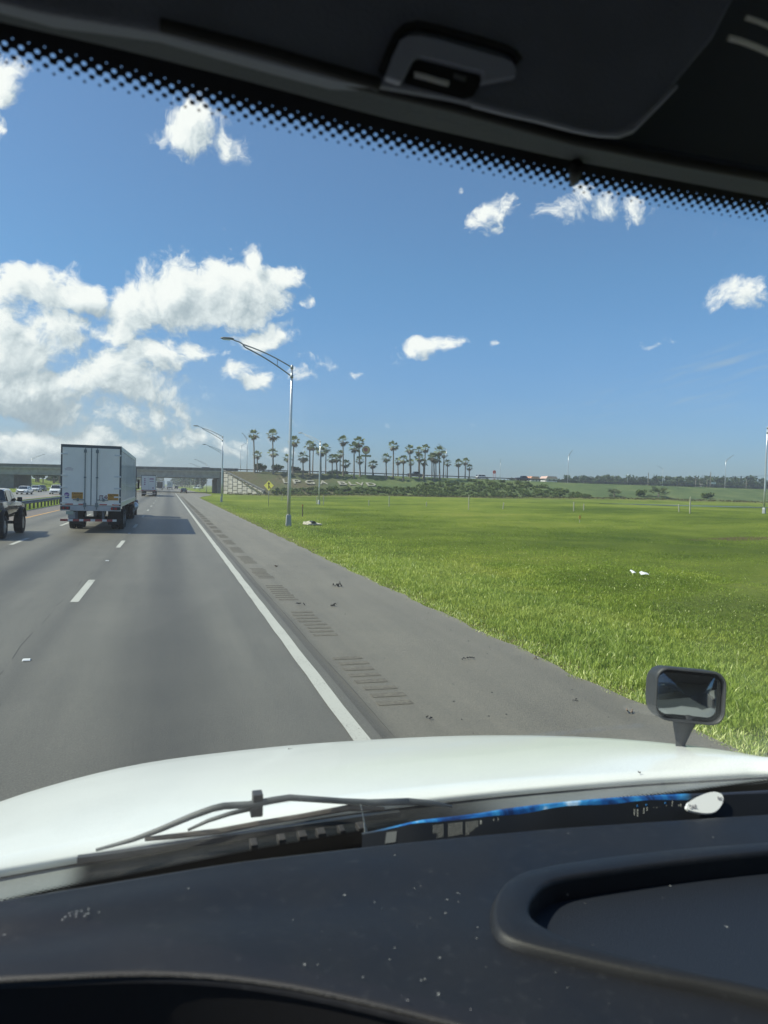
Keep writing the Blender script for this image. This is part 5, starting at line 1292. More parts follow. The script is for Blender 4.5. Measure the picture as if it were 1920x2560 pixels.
for r_, s_ in zip(RP, SP):
    d_ = s_-r_; hd = np.array([d_[0], d_[1], 0]); L_ = np.linalg.norm(hd); hd /= L_
    view = s_-EYE; tv = view[2]/np.linalg.norm(view[:2])           # slope of the sight line that grazes the silhouette
    pts = [r_+np.array([0, -.004, -.012]), r_+np.array([0, -.002, -.003])]
    z0, z1 = r_[2], s_[2]; 
    s0 = (z1-z0)/L_; bulge = .020
    for u in np.linspace(0, 1, 12):
        q_ = r_+d_*u; q_[2] = z0+(z1-z0)*u + bulge*math.sin(math.pi*u)*(1-u*.6); pts.append(q_)
    for k, (o_, dz_) in enumerate(((.05,-.030),(.10,-.075),(.15,-.15),(.20,-.30),(.22,-.55),(.24,-.95))):
        q_ = s_.copy(); q_[:2] += hd[:2]*o_; q_[2] += dz_+min(tv, -.15)*o_*.6; pts.append(q_)
    cols.append(pts)
H_ = grid_mesh('hood', np.array(cols), hoodw, cab, thick=.004)
bugs = MB()
for px, py, s_ in ((723,1874,.006),(494,1903,.005),(1422,1878,.006),(1109,1934,.005),(1460,1898,.003),(716,2013,.003),(64,2086,.003),(990,1960,.003),(1600,1932,.003)):
    i_ = min(range(len(xs_)), key=lambda k: abs(xs_[k]-px)); f_ = (ry[i_]-py)/(ry[i_]-sy[i_]); c_ = np.array(cols[i_][2+int(max(0, min(11, round(f_*11))))])
    Yq = c_[1]; q_ = on_y(px, py, Yq-.02)
    for j in range(5):
        a = rnd.uniform(0, 6.28); l_ = s_*rnd.uniform(.8, 2.2)
        bugs.tube([tuple(q_), tuple(q_+np.array([math.cos(a)*l_, math.sin(a)*l_, .002]))], [s_*.5, s_*.12], 5)
bugs.build('bug_splat', mat('bug_brown', (.05,.045,.035), .8), cab)

# cowl strip between hood and glass
cowlm = mat('cowl_plastic', (.075,.082,.085), .95, bump=.15, bscale=20, spec=.1)
t = NT(cowlm.node_tree); pos = t.node('ShaderNodeNewGeometry').outputs['Position']; x, y, z = t.sep(pos); nn = t.noise(pos, 14, 5, .7)
cc_ = t.ramp(nn, [(.35, (.005,.006,.0065)), (.6, (.014,.015,.015)), (.75, (.032,.028,.024))])
t.link(t.mix(t.smooth(x, -.16, -.11, 1.0, 0.0), t.mix(t.smooth(x, .50, .75), cc_, (.13,.145,.15)), (.17,.185,.18)), t.n['Principled BSDF'].inputs['Base Color'])  # left end paler: windshield reflection put into the cowl colour
gl = [(-240,2290),(0,2249),(133,2216),(301,2186),(452,2155),(663,2113),(904,2071),(1200,2035),(1440,2004),(1681,1978),(1920,1945),(2160,1925)]
gy = smoothcurve(resample(gl, xs_), 3)
GB = [on_curve(x, y, curveY(1.075, .10)) for x, y in zip(xs_, gy)]       # bottom of the clear glass
rows = [[r_+np.array([0, .002, -.014]) for r_ in RP], [r_+np.array([0, -.012, -.020]) for r_ in RP], [ (r_*.55+g_*.45)+np.array([0, 0, -.035]) for r_, g_ in zip(RP, GB)], [g_+np.array([0, .03, -.03]) for g_ in GB], [g_+np.array([0, .012, -.06]) for g_ in GB]]
grid_mesh('cowl', rows, cowlm, cab, thick=.003)
cl_ = MB()
for k in range(6):                                             # vents and fittings in the cowl
    x_ = 640+k*52+rnd.uniform(-9, 9); i_ = min(range(len(xs_)), key=lambda q: abs(xs_[q]-x_)); f_ = (x_-xs_[i_])/60
    q_ = RP[i_]*.55+GB[i_]*.45+np.array([f_*.04, 0, -.02]); cl_.box(q_[0]-rnd.uniform(.004,.009), q_[0]+rnd.uniform(.004,.012), q_[1]-.014, q_[1]+.014, q_[2]-.01, q_[2]+rnd.uniform(.001,.006))
cl_.build('cowl_fitting', mat('cowl_brown', (.024,.021,.019), .8, var=.5, vscale=40), cab, bevel=.002)

# windshield --------------------------------------------
tl_ = [(x, y+7) for x, y in [(-240,60),(0,121),(324,202),(637,283),(960,353),(1200,404),(1435,452),(1700,498),(1920,529),(2160,560)]]
ty = smoothcurve(resample(tl_, xs_), 3)
GT = [on_curve(x, y, curveY(.60, .10)) for x, y in zip(xs_, ty)]
glassm = bpy.data.materials.new('windshield_glass'); glassm.use_nodes = True; t = NT(glassm.node_tree); t.n.clear(); o_ = t.node('ShaderNodeOutputMaterial')
tr_ = t.node('ShaderNodeBsdfTransparent'); tr_.inputs[0].default_value = (.945,.985,.94,1)
gls = t.node('ShaderNodeBsdfGlossy'); gls.inputs['Roughness'].default_value = .03; gls.inputs[0].default_value = (1,1,1,1)
lw = t.node('ShaderNodeFresnel'); lw.inputs[0].default_value = 1.45
ms = t.node('ShaderNodeMixShader'); t.link(t.math('MULTIPLY', lw.outputs[0], .55), ms.inputs[0]); t.link(tr_.outputs[0], ms.inputs[1]); t.link(gls.outputs[0], ms.inputs[2])
# a thin film of road dust, thicker towards the bottom where the wipers do not reach
pos = t.node('ShaderNodeNewGeometry').outputs['Position']; x, y, z = t.sep(pos)
nd = t.noise(pos, 6, 6, .65); nf = t.noise(pos, 260, 3, .8)
lowz = t.smooth(z, 1.93, 2.08, 1.0, 0.0)
film = t.math('ADD', .010, t.math('MULTIPLY', lowz, t.smooth(nd, .35, .75, .005, .05)))
rt_ = t.math('MULTIPLY', t.smooth(x, .55, .95), t.smooth(z, 1.90, 2.12, 1.0, 0.0))
film = t.math('ADD', film, t.math('MULTIPLY', rt_, t.smooth(nd, .3, .7, .03, .11)))
film = t.math('MULTIPLY', film, t.smooth(nf, .3, .7, .6, 1.4))
df = t.node('ShaderNodeBsdfTranslucent'); df.inputs[0].default_value = (.75,.76,.75,1)
d2 = t.node('ShaderNodeMixShader'); t.link(film, d2.inputs[0]); t.link(ms.outputs[0], d2.inputs[1]); t.link(df.outputs[0], d2.inputs[2]); t.link(d2.outputs[0], o_.inputs[0])
glass_rows = []
for u in np.linspace(-.10, 1.07, 10):
    glass_rows.append([b_*(1-u)+t_*u for b_, t_ in zip(GB, GT)])
wsh = grid_mesh('windshield', glass_rows, glassm, cab)
# printed dot border (ceramic frit) inside the glass
def fritmat(name, span):
    m = bpy.data.materials.new(name); m.use_nodes = True; t = NT(m.node_tree); t.n.clear(); o_ = t.node('ShaderNodeOutputMaterial')
    uvn = t.node('ShaderNodeUVMap'); uvn.uv_map = 'UVMap'; u, v, _ = t.sep(uvn.outputs[0])
    g1 = t.math('COSINE', t.math('MULTIPLY', u, 2*math.pi)); g2 = t.math('COSINE', t.math('MULTIPLY', v, 2*math.pi))
    g = t.math('MULTIPLY', g1, g2); th = t.math('DIVIDE', t.math('ADD', v, .10), -span)
    k = t.smooth(t.math('SUBTRACT', g, th), -.06, .06)
    bk = t.node('ShaderNodeBsdfPrincipled'); bk.inputs['Base Color'].default_value = (.004,.004,.006,1); bk.inputs['Roughness'].default_value = .55
    tp = t.node('ShaderNodeBsdfTransparent'); mx = t.node('ShaderNodeMixShader')
    t.link(k, mx.inputs[0]); t.link(tp.outputs[0], mx.inputs[1]); t.link(bk.outputs[0], mx.inputs[2]); t.link(mx.outputs[0], o_.inputs[0]); return m
xf = np.arange(-240, 2161, 30)
def frit_band(name, pxy, Yf, pitch, v0, v1, updir, span, off=-.004):
    yy_ = smoothcurve(np.interp(xf, [a for a, b in pxy], [b for a, b in pxy]), 5); C_ = [on_curve(x, y, Yf) for x, y in zip(xf, yy_)]
    s_ = [0.0]
    for i in range(1, len(C_)): s_.append(s_[-1]+np.linalg.norm(C_[i]-C_[i-1]))
    vs = np.linspace(v0, v1, 6); Pm = [[c+updir*(v*pitch*.77)+np.array([0, off, 0]) for c in C_] for v in vs]
    uv_ = [[(a/pitch, v) for a in s_] for v in vs]
    return grid_mesh(name, Pm, fritmat(name+'_dots', span), cab, uv=uv_)
upd = np.array([0, -.48, .87]); upd /= np.linalg.norm(upd)
frit_band('frit_dots_top', tl_, curveY(.60, .10), .0104, -1.35, 1.6, upd, 1.18)
frit_band('frit_dots_bottom', gl, curveY(1.075, .10), .0072, -1.3, 1.4, -upd, 1.1)
# solid black border above and below the dots
sb = [[g_+upd*.0104*1.55*.77+np.array([0,-.004,0]) for g_ in GT], [g_+upd*.07+np.array([0,-.004,0]) for g_ in GT]]
grid_mesh('frit_band', sb, frit, cab)
sb = [[g_-upd*.0072*1.35*.77+np.array([0,-.004,0]) for g_ in GB], [g_-upd*.10+np.array([0,-.004,0]) for g_ in GB]]
grid_mesh('frit_band', sb, frit, cab)

# header: grey trim bar above the glass
lowe = [(-240,-8),(0,50),(324,124),(637,203),(960,291),(1150,335),(1435,400),(1700,450),(1920,492),(2160,530)]
upe = [(-240,-80),(0,-20),(104,6),(394,72),(700,150),(960,220),(1146,264),(1435,344),(1700,398),(1920,437),(2160,480)]
ly_ = smoothcurve(resample(lowe, xs_), 2); uy_ = smoothcurve(resample(upe, xs_), 2)
LE = [on_curve(x, y, curveY(.555, .10)) for x, y in zip(xs_, ly_)]; UE = [on_curve(x, y, curveY(.50, .10)) for x, y in zip(xs_, uy_)]
rows = [[l+np.array([0,.03,.02]) for l in LE], [l+np.array([0,.004,.001]) for l in LE], LE, [(l*.7+u*.3)+np.array([0,-.004,-.001]) for l, u in zip(LE, UE)], [(l*.3+u*.7)+np.array([0,-.004,0]) for l, u in zip(LE, UE)], UE, [u+np.array([0,.003,.004]) for u in UE], [u+np.array([0,.04,.03]) for u in UE]]
grid_mesh('header_trim', rows, trimm, cab)
# overhead console face with a rolled lower lip, ending at a slanted side on the right
def onf(px, py, Y=.48): return on_y(px, py, Y)
cons = [(-300,-60),(0,8),(104,34),(394,84),(640,150),(860,208),(960,218),(1146,252),(1260,280),(1435,325),(1520,340),(1572,332),(1600,310),(1690,218),(1788,100),(1860,-40),(1900,-160)]
pl_ = [onf(x, y) for x, y in cons] + [onf(1900, -420), onf(-300, -420)]
g_ = MB(); v0 = [tuple(p) for p in pl_]; v1 = [(p[0], p[1]+.07, p[2]+.03) for p in pl_]; n_ = len(v0)
g_.add(v0+v1, [tuple(range(n_)), tuple(range(2*n_-1, n_-1, -1))]+[(i, (i+1)%n_, n_+(i+1)%n_, n_+i) for i in range(n_)])
g_.build('overhead_console', liner, cab, bevel=.006)
# a second, lower panel to the right of it
p2 = [(1480,352),(1570,362),(1640,375),(1760,408),(1920,445),(2300,540),(2300,-300),(1880,-300),(1700,180)]
v0 = [tuple(onf(x, y, .53)) for x, y in p2]; v1 = [(a, b+.05, c+.02) for a, b, c in v0]; n_ = len(v0)
g_ = MB(); g_.add(v0+v1, [tuple(range(n_)), tuple(range(2*n_-1, n_-1, -1))]+[(i, (i+1)%n_, n_+(i+1)%n_, n_+i) for i in range(n_)]); g_.build('side_panel', mat('side_liner', (.09,.10,.11), .8), cab, bevel=.004)
def roll(pts, Y, r_, name, m, par=cab): return MB().tube([tuple(onf(x, y, Y)) for x, y in pts], r_, 8).build(name, m, par, smooth=True)
cz = mat('console_edge', (.38,.40,.46), .6)
roll([(1180,262),(1260,283),(1350,303),(1435,326),(1500,338),(1545,340),(1580,328),(1600,308),(1650,258),(1690,216)], .4785, .0017, 'console_lip', cz)
roll([(-60,-28),(104,12),(394,78),(700,156),(960,226),(1146,270),(1435,350),(1700,404),(1920,443),(2100,470)], .497, .0042, 'trim_gap_shade', deepb)  # shadow line between console and trim, shaped as a black tube
# long dark groove left of the latch
roll([(400,62),(520,92),(660,128),(800,168),(930,205),(950,214)], .4795, .0042, 'groove', deepb)
# square grip frame with a dark recess and two worn metal bars
def ribbon(outer, inner, Y, th, name, m):
    g_ = MB(); o1 = [tuple(onf(x, y, Y)) for x, y in outer]; i1 = [tuple(onf(x, y, Y)) for x, y in inner]
    sh = lambda L: [(a, b+th, c) for a, b, c in L]
    g_.loft([[a, b_, c_, d_] for a, b_, c_, d_ in zip(o1, i1, sh(i1), sh(o1))]); return g_.build(name, m, cab, bevel=.0015)
F5 = lambda x, y: (950+x/3.687, 40+y/3.687)
out_ = [F5(*q) for q in ((45,560),(120,360),(190,210),(260,175),(370,170),(560,210),(760,270),(960,330),(1130,375),(1230,420),(1262,490),(1255,560))]
inn_ = [F5(*q) for q in ((200,610),(262,500),(315,400),(345,375),(395,375),(520,405),(660,440),(780,475),(880,497),(945,515),(950,560),(935,620))]
ribbon(out_, inn_, .4735, .006, 'grip_frame', mat('grip_plastic', (.32,.34,.41), .6))
g_ = MB(); v0 = [tuple(onf(*F5(*q), .4775)) for q in ((215,620),(300,440),(350,375),(520,400),(760,470),(940,515),(930,620),(860,740),(770,770),(500,700))]; g_.add(v0, [tuple(range(len(v0)))]); g_.build('grip_recess', deepb, cab)
roll([F5(*q) for q in ((20,520),(90,330),(165,180),(230,110),(340,85),(520,120),(760,185),(980,245),(1150,300),(1240,350),(1285,420))], .4775, .0030, 'grip_groove', deepb)
barm = mat('worn_metal_bar', (.6,.6,.58), .5)
roll([F5(315,540), F5(420,565), F5(520,597), F5(630,625)], .4765, .0020, 'latch_bar', barm); roll([F5(680,550), F5(730,568), F5(790,583)], .4765, .0018, 'latch_bar', mat('worn_bar_dark', (.09,.095,.10), .5))
barl = mat('pale_bar', (.80,.80,.70), .55)
roll([(1865,44),(1900,56),(1960,82),(2010,104)], .475, .0021, 'sun_visor_bar', barl); roll([(1822,95),(1850,102),(1890,117),(1940,140),(2000,166)], .475, .0024, 'sun_visor_bar', barl)
MB().tube([tuple(onf(1440,415,.55)), tuple(onf(1436,445,.575)), tuple(onf(1433,458,.59))], [.006,.005,.003], 10).build('glass_fitting', deepb, cab, smooth=True)

# dashboard -----------------------------------------------
ZD = 1.93
far = [(-240,2295),(0,2255),(300,2205),(600,2156),(1000,2110),(1400,2072),(1700,2052),(1920,2038),(2160,2025)]
near = [(-240,2458),(0,2438),(150,2432),(280,2424),(420,2423),(560,2432),(700,2450),(860,2482),(1000,2516),(1150,2552),(1300,2600),(1600,2700),(1920,2790),(2160,2850)]
fy = smoothcurve(resample(far, xs_), 2); ny = smoothcurve(resample(near, xs_), 2)
FP = [on_z(x, y, ZD) for x, y in zip(xs_, fy)]; NPt = [on_z(x, y, ZD) for x, y in zip(xs_, ny)]
xd_ = np.arange(-240, 2161, 15); FD = [np.array([np.interp(x, xs_, [q[k] for q in FP]) for k in range(3)]) for x in xd_]; ND = [np.array([np.interp(x, xs_, [q[k] for q in NPt]) for k in range(3)]) for x in xd_]
cols = []
for f_, n_ in zip(FD, ND):
    pts = [f_+np.array([0,.03,-.03]), f_+np.array([0,.006,-.002])]
    for u in np.linspace(0, 1, 60):
        q_ = f_*(1-u)+n_*u; q_ = q_.copy(); q_[2] += .0025*math.sin(u*9+q_[0]*4)*math.sin(math.pi*u); pts.append(q_)
    hd = n_-f_; hd /= np.linalg.norm(hd)
    for o_, dz_ in ((.004,-.001),(.007,-.004),(.008,-.009)): q_ = n_+hd*o_; q_ = q_.copy(); q_[2] += dz_; pts.append(q_)
    cols.append(pts)
dash = grid_mesh('dashboard', np.array(cols), dashm, cab)
grid_mesh('dash_front', [[n_+np.array([-.001,-.006,-.006]) for n_ in NPt], [n_+np.array([-.01,.01,-.25]) for n_ in NPt], [n_+np.array([-.02,.01,-.8]) for n_ in NPt]], deepb, cab)
# pale dusty tube; the highlight on the rolled dash front edge is painted in
MB().tube([tuple(n_+np.array([0,-.006,-.0022])) for n_ in NPt], .0016, 6).build('dash_edge', mat('edge_dust_highlight', (.055,.054,.052), .65, var=.6, vscale=160, bump=.8, bscale=500), cab, smooth=True)
# raised rim of the storage tray
Q4 = lambda x, y: (x/.864, 2100+y/.864)
outer = [(2150,2086),(1920,2106),(1700,2120),(1505,2144),(1400,2158),(1331,2172),(1290,2186),(1262,2204),(1240,2236),(1230,2274),(1232,2310),(1248,2338),(1285,2357),(1340,2372),(1400,2387),(1500,2410),(1620,2438),(1780,2466),(1920,2498),(2150,2550)]
inner = [(2150,2112),(1920,2130),(1700,2152),(1505,2180),(1440,2190),(1400,2197),(1372,2206),(1352,2218),(1334,2240),(1322,2262),(1322,2284),(1338,2302),(1362,2318),(1402,2338),(1446,2354),(1530,2378),(1640,2406),(1790,2438),(1930,2470),(2160,2524)]
fine = lambda L: list(zip(smoothcurve(np.interp(np.linspace(0, len(L)-1, 77), range(len(L)), [a for a, b in L]), 6), smoothcurve(np.interp(np.linspace(0, len(L)-1, 77), range(len(L)), [b for a, b in L]), 6)))
O_ = [on_z(x, y, ZD+.009) for x, y in fine(outer)]; I_ = [on_z(x, y, ZD+.011) for x, y in fine(inner)]
mid_ = [((a[0]*.35+b[0]*.65), (a[1]*.35+b[1]*.65)) for a, b in zip(O_, I_)]
def inside(px, py, poly):
    c = False; j = len(poly)-1
    for i in range(len(poly)):
        if (poly[i][1] > py) != (poly[j][1] > py) and px < (poly[j][0]-poly[i][0])*(py-poly[i][1])/(poly[j][1]-poly[i][1])+poly[i][0]: c = not c
        j = i
    return c
bm = bmesh.new(); bm.from_mesh(dash.data)
bmesh.ops.delete(bm, geom=[f for f in bm.faces if all(inside(v.co.x, v.co.y, mid_) for v in f.verts)], context='FACES'); bm.to_mesh(dash.data); bm.free()
rings = []
for o1, i1 in zip(O_, I_):
    d_ = (i1-o1)[:2]; d_ = d_/max(np.linalg.norm(d_), 1e-6)
    def pt(base, s_, z_): return (base[0]+d_[0]*s_, base[1]+d_[1]*s_, z_)
    rings.append([pt(o1,-.005,ZD-.003), pt(o1,-.002,ZD+.003), pt(o1,.0005,ZD+.0075), pt(o1,.003,ZD+.0098), pt(o1,.006,ZD+.0108), pt((o1+i1)/2,0,ZD+.0120), pt(i1,-.005,ZD+.0118), pt(i1,-.002,ZD+.0108), pt(i1,-.0003,ZD+.0085), pt(i1,.0002,ZD+.004), pt(i1,.0005,ZD-.026)])
grid_mesh('tray_rim', np.array(rings), dashm, cab)
fl = MB(); fp = [(p_[0], p_[1], ZD-.018) for p_ in mid_]; fl.add(fp, [tuple(range(len(fp)))]); fl.build('tray_floor', mat('tray_mat', (.0115,.015,.0235), .5, bump=.3, bscale=500), cab)
# pale flecks of dust on the dash
fk = MB()
fl_ = [(860,2239,5),(760,2412,4),(1098,2395,4),(1095,2486,5),(1018,2500,4),(908,2445,4),(1112,2283,4),(1117,2250,4),(1035,2221,3),(936,2256,3),(1119,2184,3),(1331,2310,0),(1426,2400,4),(1815,2317,5),(1357,2184,4),(1675,2215,3),(1783,2094,4),(1420,2084,3),(1345,2082,3),(986,2138,3),(470,2222,3),(10,2338,4),(974,2400,3),(1193,2318,3),(1190,2346,3),(1052,2451,3),(1060,2448,3),(1143,2233,3),(1150,2236,3),(1145,2255,3),(985,2370,3),(1050,2215,3)]
for k in range(46): fl_.append((rnd.uniform(0, 1880), rnd.uniform(2230, 2530), rnd.uniform(.8, 2.0)))
for px, py, s_ in fl_:
    if not s_: continue
    if py < np.interp(px, [a for a, b in far], [b for a, b in far])+10 or py > np.interp(px, [a for a, b in near], [b for a, b in near])-8: continue
    q_ = on_z(px, py, ZD+.0042); r_ = s_*.00023
    for j in range(3):
        a = rnd.uniform(0, 6.28); fk.add([(q_[0]+r_*math.cos(a), q_[1]+r_*math.sin(a), q_[2]), (q_[0]+r_*2.2*math.cos(a+.5), q_[1]+r_*2.2*math.sin(a+.5), q_[2]+.0006), (q_[0]+r_*math.cos(a+2.2), q_[1]+r_*math.sin(a+2.2), q_[2]+.0003)], [(0,1,2)])
for k in range(26):
    q_ = on_z(200+rnd.gauss(0, 20), 2283+rnd.gauss(0, 6), ZD+.0042); r_ = rnd.uniform(.0004, .0013); a = rnd.uniform(0, 6)
    fk.add([(q_[0]+r_*math.cos(a), q_[1]+r_*math.sin(a), q_[2]), (q_[0]+r_*1.6*math.cos(a+2), q_[1]+r_*1.3*math.sin(a+2), q_[2]), (q_[0]+r_*math.cos(a+4), q_[1]+r_*math.sin(a+4), q_[2])], [(0,1,2)])
fk.build('dust', mat('fleck_pale', (.36,.37,.37), .8), cab)['kind'] = 'stuff'

# cab shell: roof, back wall, doors with open side windows, floor
sh = MB(); X0, X1, Yb, Yf_ = -.78, 1.48, -1.25, .62
sh.box(X0, X1, Yb, .50, 2.95, 2.99); sh.box(X0, X1, Yb-.04, Yb, .9, 2.99); sh.box(X0, X1, Yb, 1.0, .86, .9)
for x_ in (X0-.04, X1):
    sh.box(x_, x_+.04, Yb, .86, .9, 1.85); sh.box(x_, x_+.04, Yb, .62, 2.62, 2.99); sh.box(x_, x_+.04, Yb, -.45, 1.85, 2.62)
sh.build('cab_shell', mat('cab_inside', (.34,.34,.35), .8), cab)
rf = MB()
top = [g_+upd*.075 for g_ in GT]
grid_mesh('roof_front', [[t_+np.array([0,.0,.01]) for t_ in top], [t_+np.array([0,.06,.09]) for t_ in top], [t_+np.array([0,.02,.19]) for t_ in top], [(t_[0], .3, 3.08) for t_ in top], [(t_[0], Yb, 3.06) for t_ in top]], hoodw, cab, thick=.004)
sk_ = MB(); sk_.box(X0-.05, X0-.04, Yb, 1.0, .7, 1.97).box(X1+.04, X1+.05, Yb, 1.0, .7, 1.97); sk_.build('outer_panel', hoodw, cab)
for x_, gt_, gb_ in ((X0, None, None), (X1, None, None)):
    MB().loft([[(x_-.03, .60, 2.75), (x_+.05, .56, 2.75), (x_+.05, .50, 2.75), (x_-.03, .50, 2.75)], [(x_-.03, 1.0, 1.9), (x_+.05, .96, 1.9), (x_+.05, .86, 1.9), (x_-.03, .86, 1.9)]]).build('windshield_pillar', deepb, cab)

# wiper ----------------------------------------------------
wp = tag(bpy.data.objects.new('wiper', None)); COL.objects.link(wp); wp.parent = cab
def ow(px, py, dY=.012):
    q_ = on_curve(px, py, lambda X: 1.075-.10*(X-.33)**2 + dY); return q_
def glassY(px, py, out=.02):
    """point on the sight line that lies just outside the glass plane"""
    d = pix_ray(px, py); best = None
    for Y in np.arange(.6, 1.35, .002):
        p_ = EYE+d*(Y/d[1]); i_ = np.interp(px, xs_, range(len(xs_))); i0 = int(i_); b_ = GB[i0]; t_ = GT[i0]
        yg = b_[1]+(t_[1]-b_[1])*(p_[2]-b_[2])/(t_[2]-b_[2])
        if Y > yg+out: return p_
    return EYE+d*(1.1/d[1])
wm = mat('wiper_black', (.030,.032,.034), .5, var=.3, vscale=30)
bl = MB(); bp = [(193,2150),(300,2136),(450,2113),(600,2090),(760,2066),(900,2046),(1000,2034)]
P_ = [glassY(x, y, .008) for x, y in bp]
bl.loft([[tuple(p_+np.array([0,-.003,-.0042])), tuple(p_+np.array([0,.009,-.0035])), tuple(p_+np.array([0,.010,.002])), tuple(p_+np.array([0,-.002,.0036]))] for p_ in P_]); bl.build('blade', wm, wp)
bk = MB(); bk.tube([tuple(glassY(x, y, .022)) for x, y in ((362,2098),(450,2089),(548,2078),(640,2060),(760,2040),(870,2020),(960,2022))], [.003,.0040,.0045,.0042,.0042,.005,.003], 6); bk.build('blade_holder', mat('holder_brown', (.085,.075,.068), .7, var=.4, vscale=25), wp)
am = MB(); am.tube([tuple(glassY(x, y, .030)) for x, y in ((240,2125),(330,2100),(400,2074),(480,2040),(530,2022),(560,2015),(630,2011),(680,2001),(725,1994),(800,1999),(860,2003),(940,2007),(1020,2004)) ], [.0022,.0035,.0044,.0050,.0052,.0054,.0054,.0054,.0052,.005,.005,.0055,.006], 8)
am.tube([tuple(glassY(x, y, .032)) for x, y in ((470,2075),(520,2052),(575,2034),(625,2022))], [.002,.0030,.0034,.0036], 6)
am.tube([tuple(glassY(x, y, .036)) for x, y in ((930,2006),(1020,2004),(1080,2008),(1130,2016))], [.0055,.0062,.005,.002], 8); am.build('arm', mat('arm_grey', (.085,.092,.096), .55, var=.3, vscale=20), wp, smooth=True)
q_ = glassY(641, 2004, .036); ck = MB(); ck.box(q_[0]-.009, q_[0]+.009, q_[1]-.010, q_[1]+.012, q_[2]-.020, q_[2]-.002); ck.box(q_[0]-.006, q_[0]+.009, q_[1]-.010, q_[1]+.010, q_[2]-.002, q_[2]+.014); ck.build('clip', wm, wp, bevel=.0015)

# hood mirror ----------------------------------------------
mq = on_y(1720, 1738, 1.5)
mr_ = bpy.data.objects.new('hood_mirror', None); COL.objects.link(mr_); mr_.parent = cab
cdir = np.array([mq[0], mq[1], 0])/math.hypot(mq[0], mq[1])       # away from the eye
ang = math.atan2(-cdir[0], cdir[1]) + R(16)
mr_.location = tuple(mq); mr_.rotation_euler = (R(-6), R(2.5), ang); mr_.scale = (.84, .84, .84)
# local frame: X to the right, +Y away from the driver, Z up; half sizes in metres
def rr2(w_, h_, r_, n=6, skew=0.0):
    pts = []
    for cx, cz_, a0 in ((w_-r_, h_-r_, 0), (-w_+r_, h_-r_, 90), (-w_+r_*1.25, -h_+r_*1.25, 180), (w_-r_*1.25, -h_+r_*1.25, 270)):
        rq = r_ if cz_ > 0 else r_*1.25
        for k in range(n+1):
            a = R(a0+90*k/n); pts.append((cx+rq*math.cos(a), cz_+rq*math.sin(a)))
    return pts
sect = [(.100,.078,.034,-.030,1.0),(.103,.081,.036,-.012,1.0),(.100,.079,.038,.030,1.0),(.088,.070,.04,.065,1),(.055,.045,.03,.085,1)]
hm = mat('mirror_housing', (.030,.033,.036), .55, var=.2, vscale=12)
mb_ = MB(); rings = [[(a-.012*(i>1)*i*.6, y_, c_) for a, c_ in rr2(w_, h_, r_)] for i, (w_, h_, r_, y_, _) in enumerate(sect)]
rings = [[(a*.955, -.004, c_*.945) for a, c_ in rr2(.100,.078,.034)], [(a*.965, -.028, c_*.955) for a, c_ in rr2(.100,.078,.034)]] + rings
mb_.loft(rings, caps=False); mb_.add(rings[-1], [tuple(range(len(rings[-1])))]); hs_ = mb_.build('housing', hm, mr_, smooth=False, bevel=0)
for pl in hs_.data.polygons: pl.use_smooth = True
# convex glass
gm = []; 
for i in range(9):
    k = i/8; gm.append([(a*k, -.006-.012*(1-k*k), c_*k-.004) for a, c_ in rr2(.093,.068,.030)])
gv = np.array(gm); gv = np.concatenate([gv, gv[:, :1]], 1)
grid_mesh('mirror_glass', gv, mat('mirror_silver', (.24,.26,.26), .04, 1.0), mr_)
stt = MB(); stt.tube([(.005,.03,-.055),(.0,.035,-.10),(-.005,.03,-.15),(-.01,.02,-.26)], [.044,.030,.015,.012], 12); stt.build('stalk', hm, mr_, smooth=True)

# things lying behind the windshield -----------------------
pkg = thing('package', 'long black package with a bright blue printed edge tucked between dash and glass', 'package', (.75, .98, 1.90))
pin = mat('film_black', (.0035,.004,.005), .5); pbl = bpy.data.materials.new('film_blue'); pbl.use_nodes = True; t = NT(pbl.node_tree); p = t.n['Principled BSDF']
co = t.node('ShaderNodeTexCoord').outputs['Object']; nn = t.noise(co, 16, 5, .6, dist=1.2)
x, y, z = t.sep(co)
c_ = t.ramp(nn, [(.34, (.02,.03,.10)), (.46, (.02,.12,.40)), (.60, (.05,.30,.65)), (.72, (.50,.66,.85))]); c_ = t.mix(t.smooth(x, .045, .07), c_, (.03,.035,.05)); c_ = t.mix(t.smooth(x, -.47, -.40, 1.0, 0.0), c_, (.04,.045,.05)); t.link(c_, p.inputs['Base Color']); p.inputs['Roughness'].default_value = .3
tops = [(900,2086),(960,2074),(1048,2053),(1130,2044),(1207,2034),(1269,2023),(1361,2012),(1470,2001),(1576,1993),(1718,1986),(1800,1984),(1920,1977),(2150,1968)]
bots = [(900,2150),(1048,2130),(1269,2110),(1576,2085),(1800,2066),(1920,2058),(2150,2045)]
px_ = np.linspace(905, 2140, 42); ptop = np.interp(px_, [a for a, b in tops], [b for a, b in tops]); pbot = np.interp(px_, [a for a, b in bots], [b for a, b in bots])
TP = [on_curve(x_, y_, curveY(.965, .12)) for x_, y_ in zip(px_, ptop)]; BP = [on_curve(x_, y_+14, curveY(.925, .12)) for x_, y_ in zip(px_, pbot)]
off_ = -np.array([.75, .98, 1.90])
def wav(i, s_): return np.array([0, .0012*math.sin(i*.9+s_), .0010*math.sin(i*1.3+s_)])
bw = [float(np.interp(x_, [905,1035,1050,1130,1269,1400,1576,1718,1760,1920,2150], [.0006,.0006,.0022,.0040,.0095,.0075,.0085,.0085,.0028,.0040,.0040]))*(.85+.2*math.sin(x_*.03)) for x_ in px_]
rows = [[b_+off_ for b_ in BP], [(t_*.5+b_*.5)+off_+wav(i, 1) for i, (t_, b_) in enumerate(zip(TP, BP))], [t_+off_+np.array([0, -.001, -w_]) for i, (t_, w_) in enumerate(zip(TP, bw))]]
grid_mesh('front_face', rows, pin, pkg)
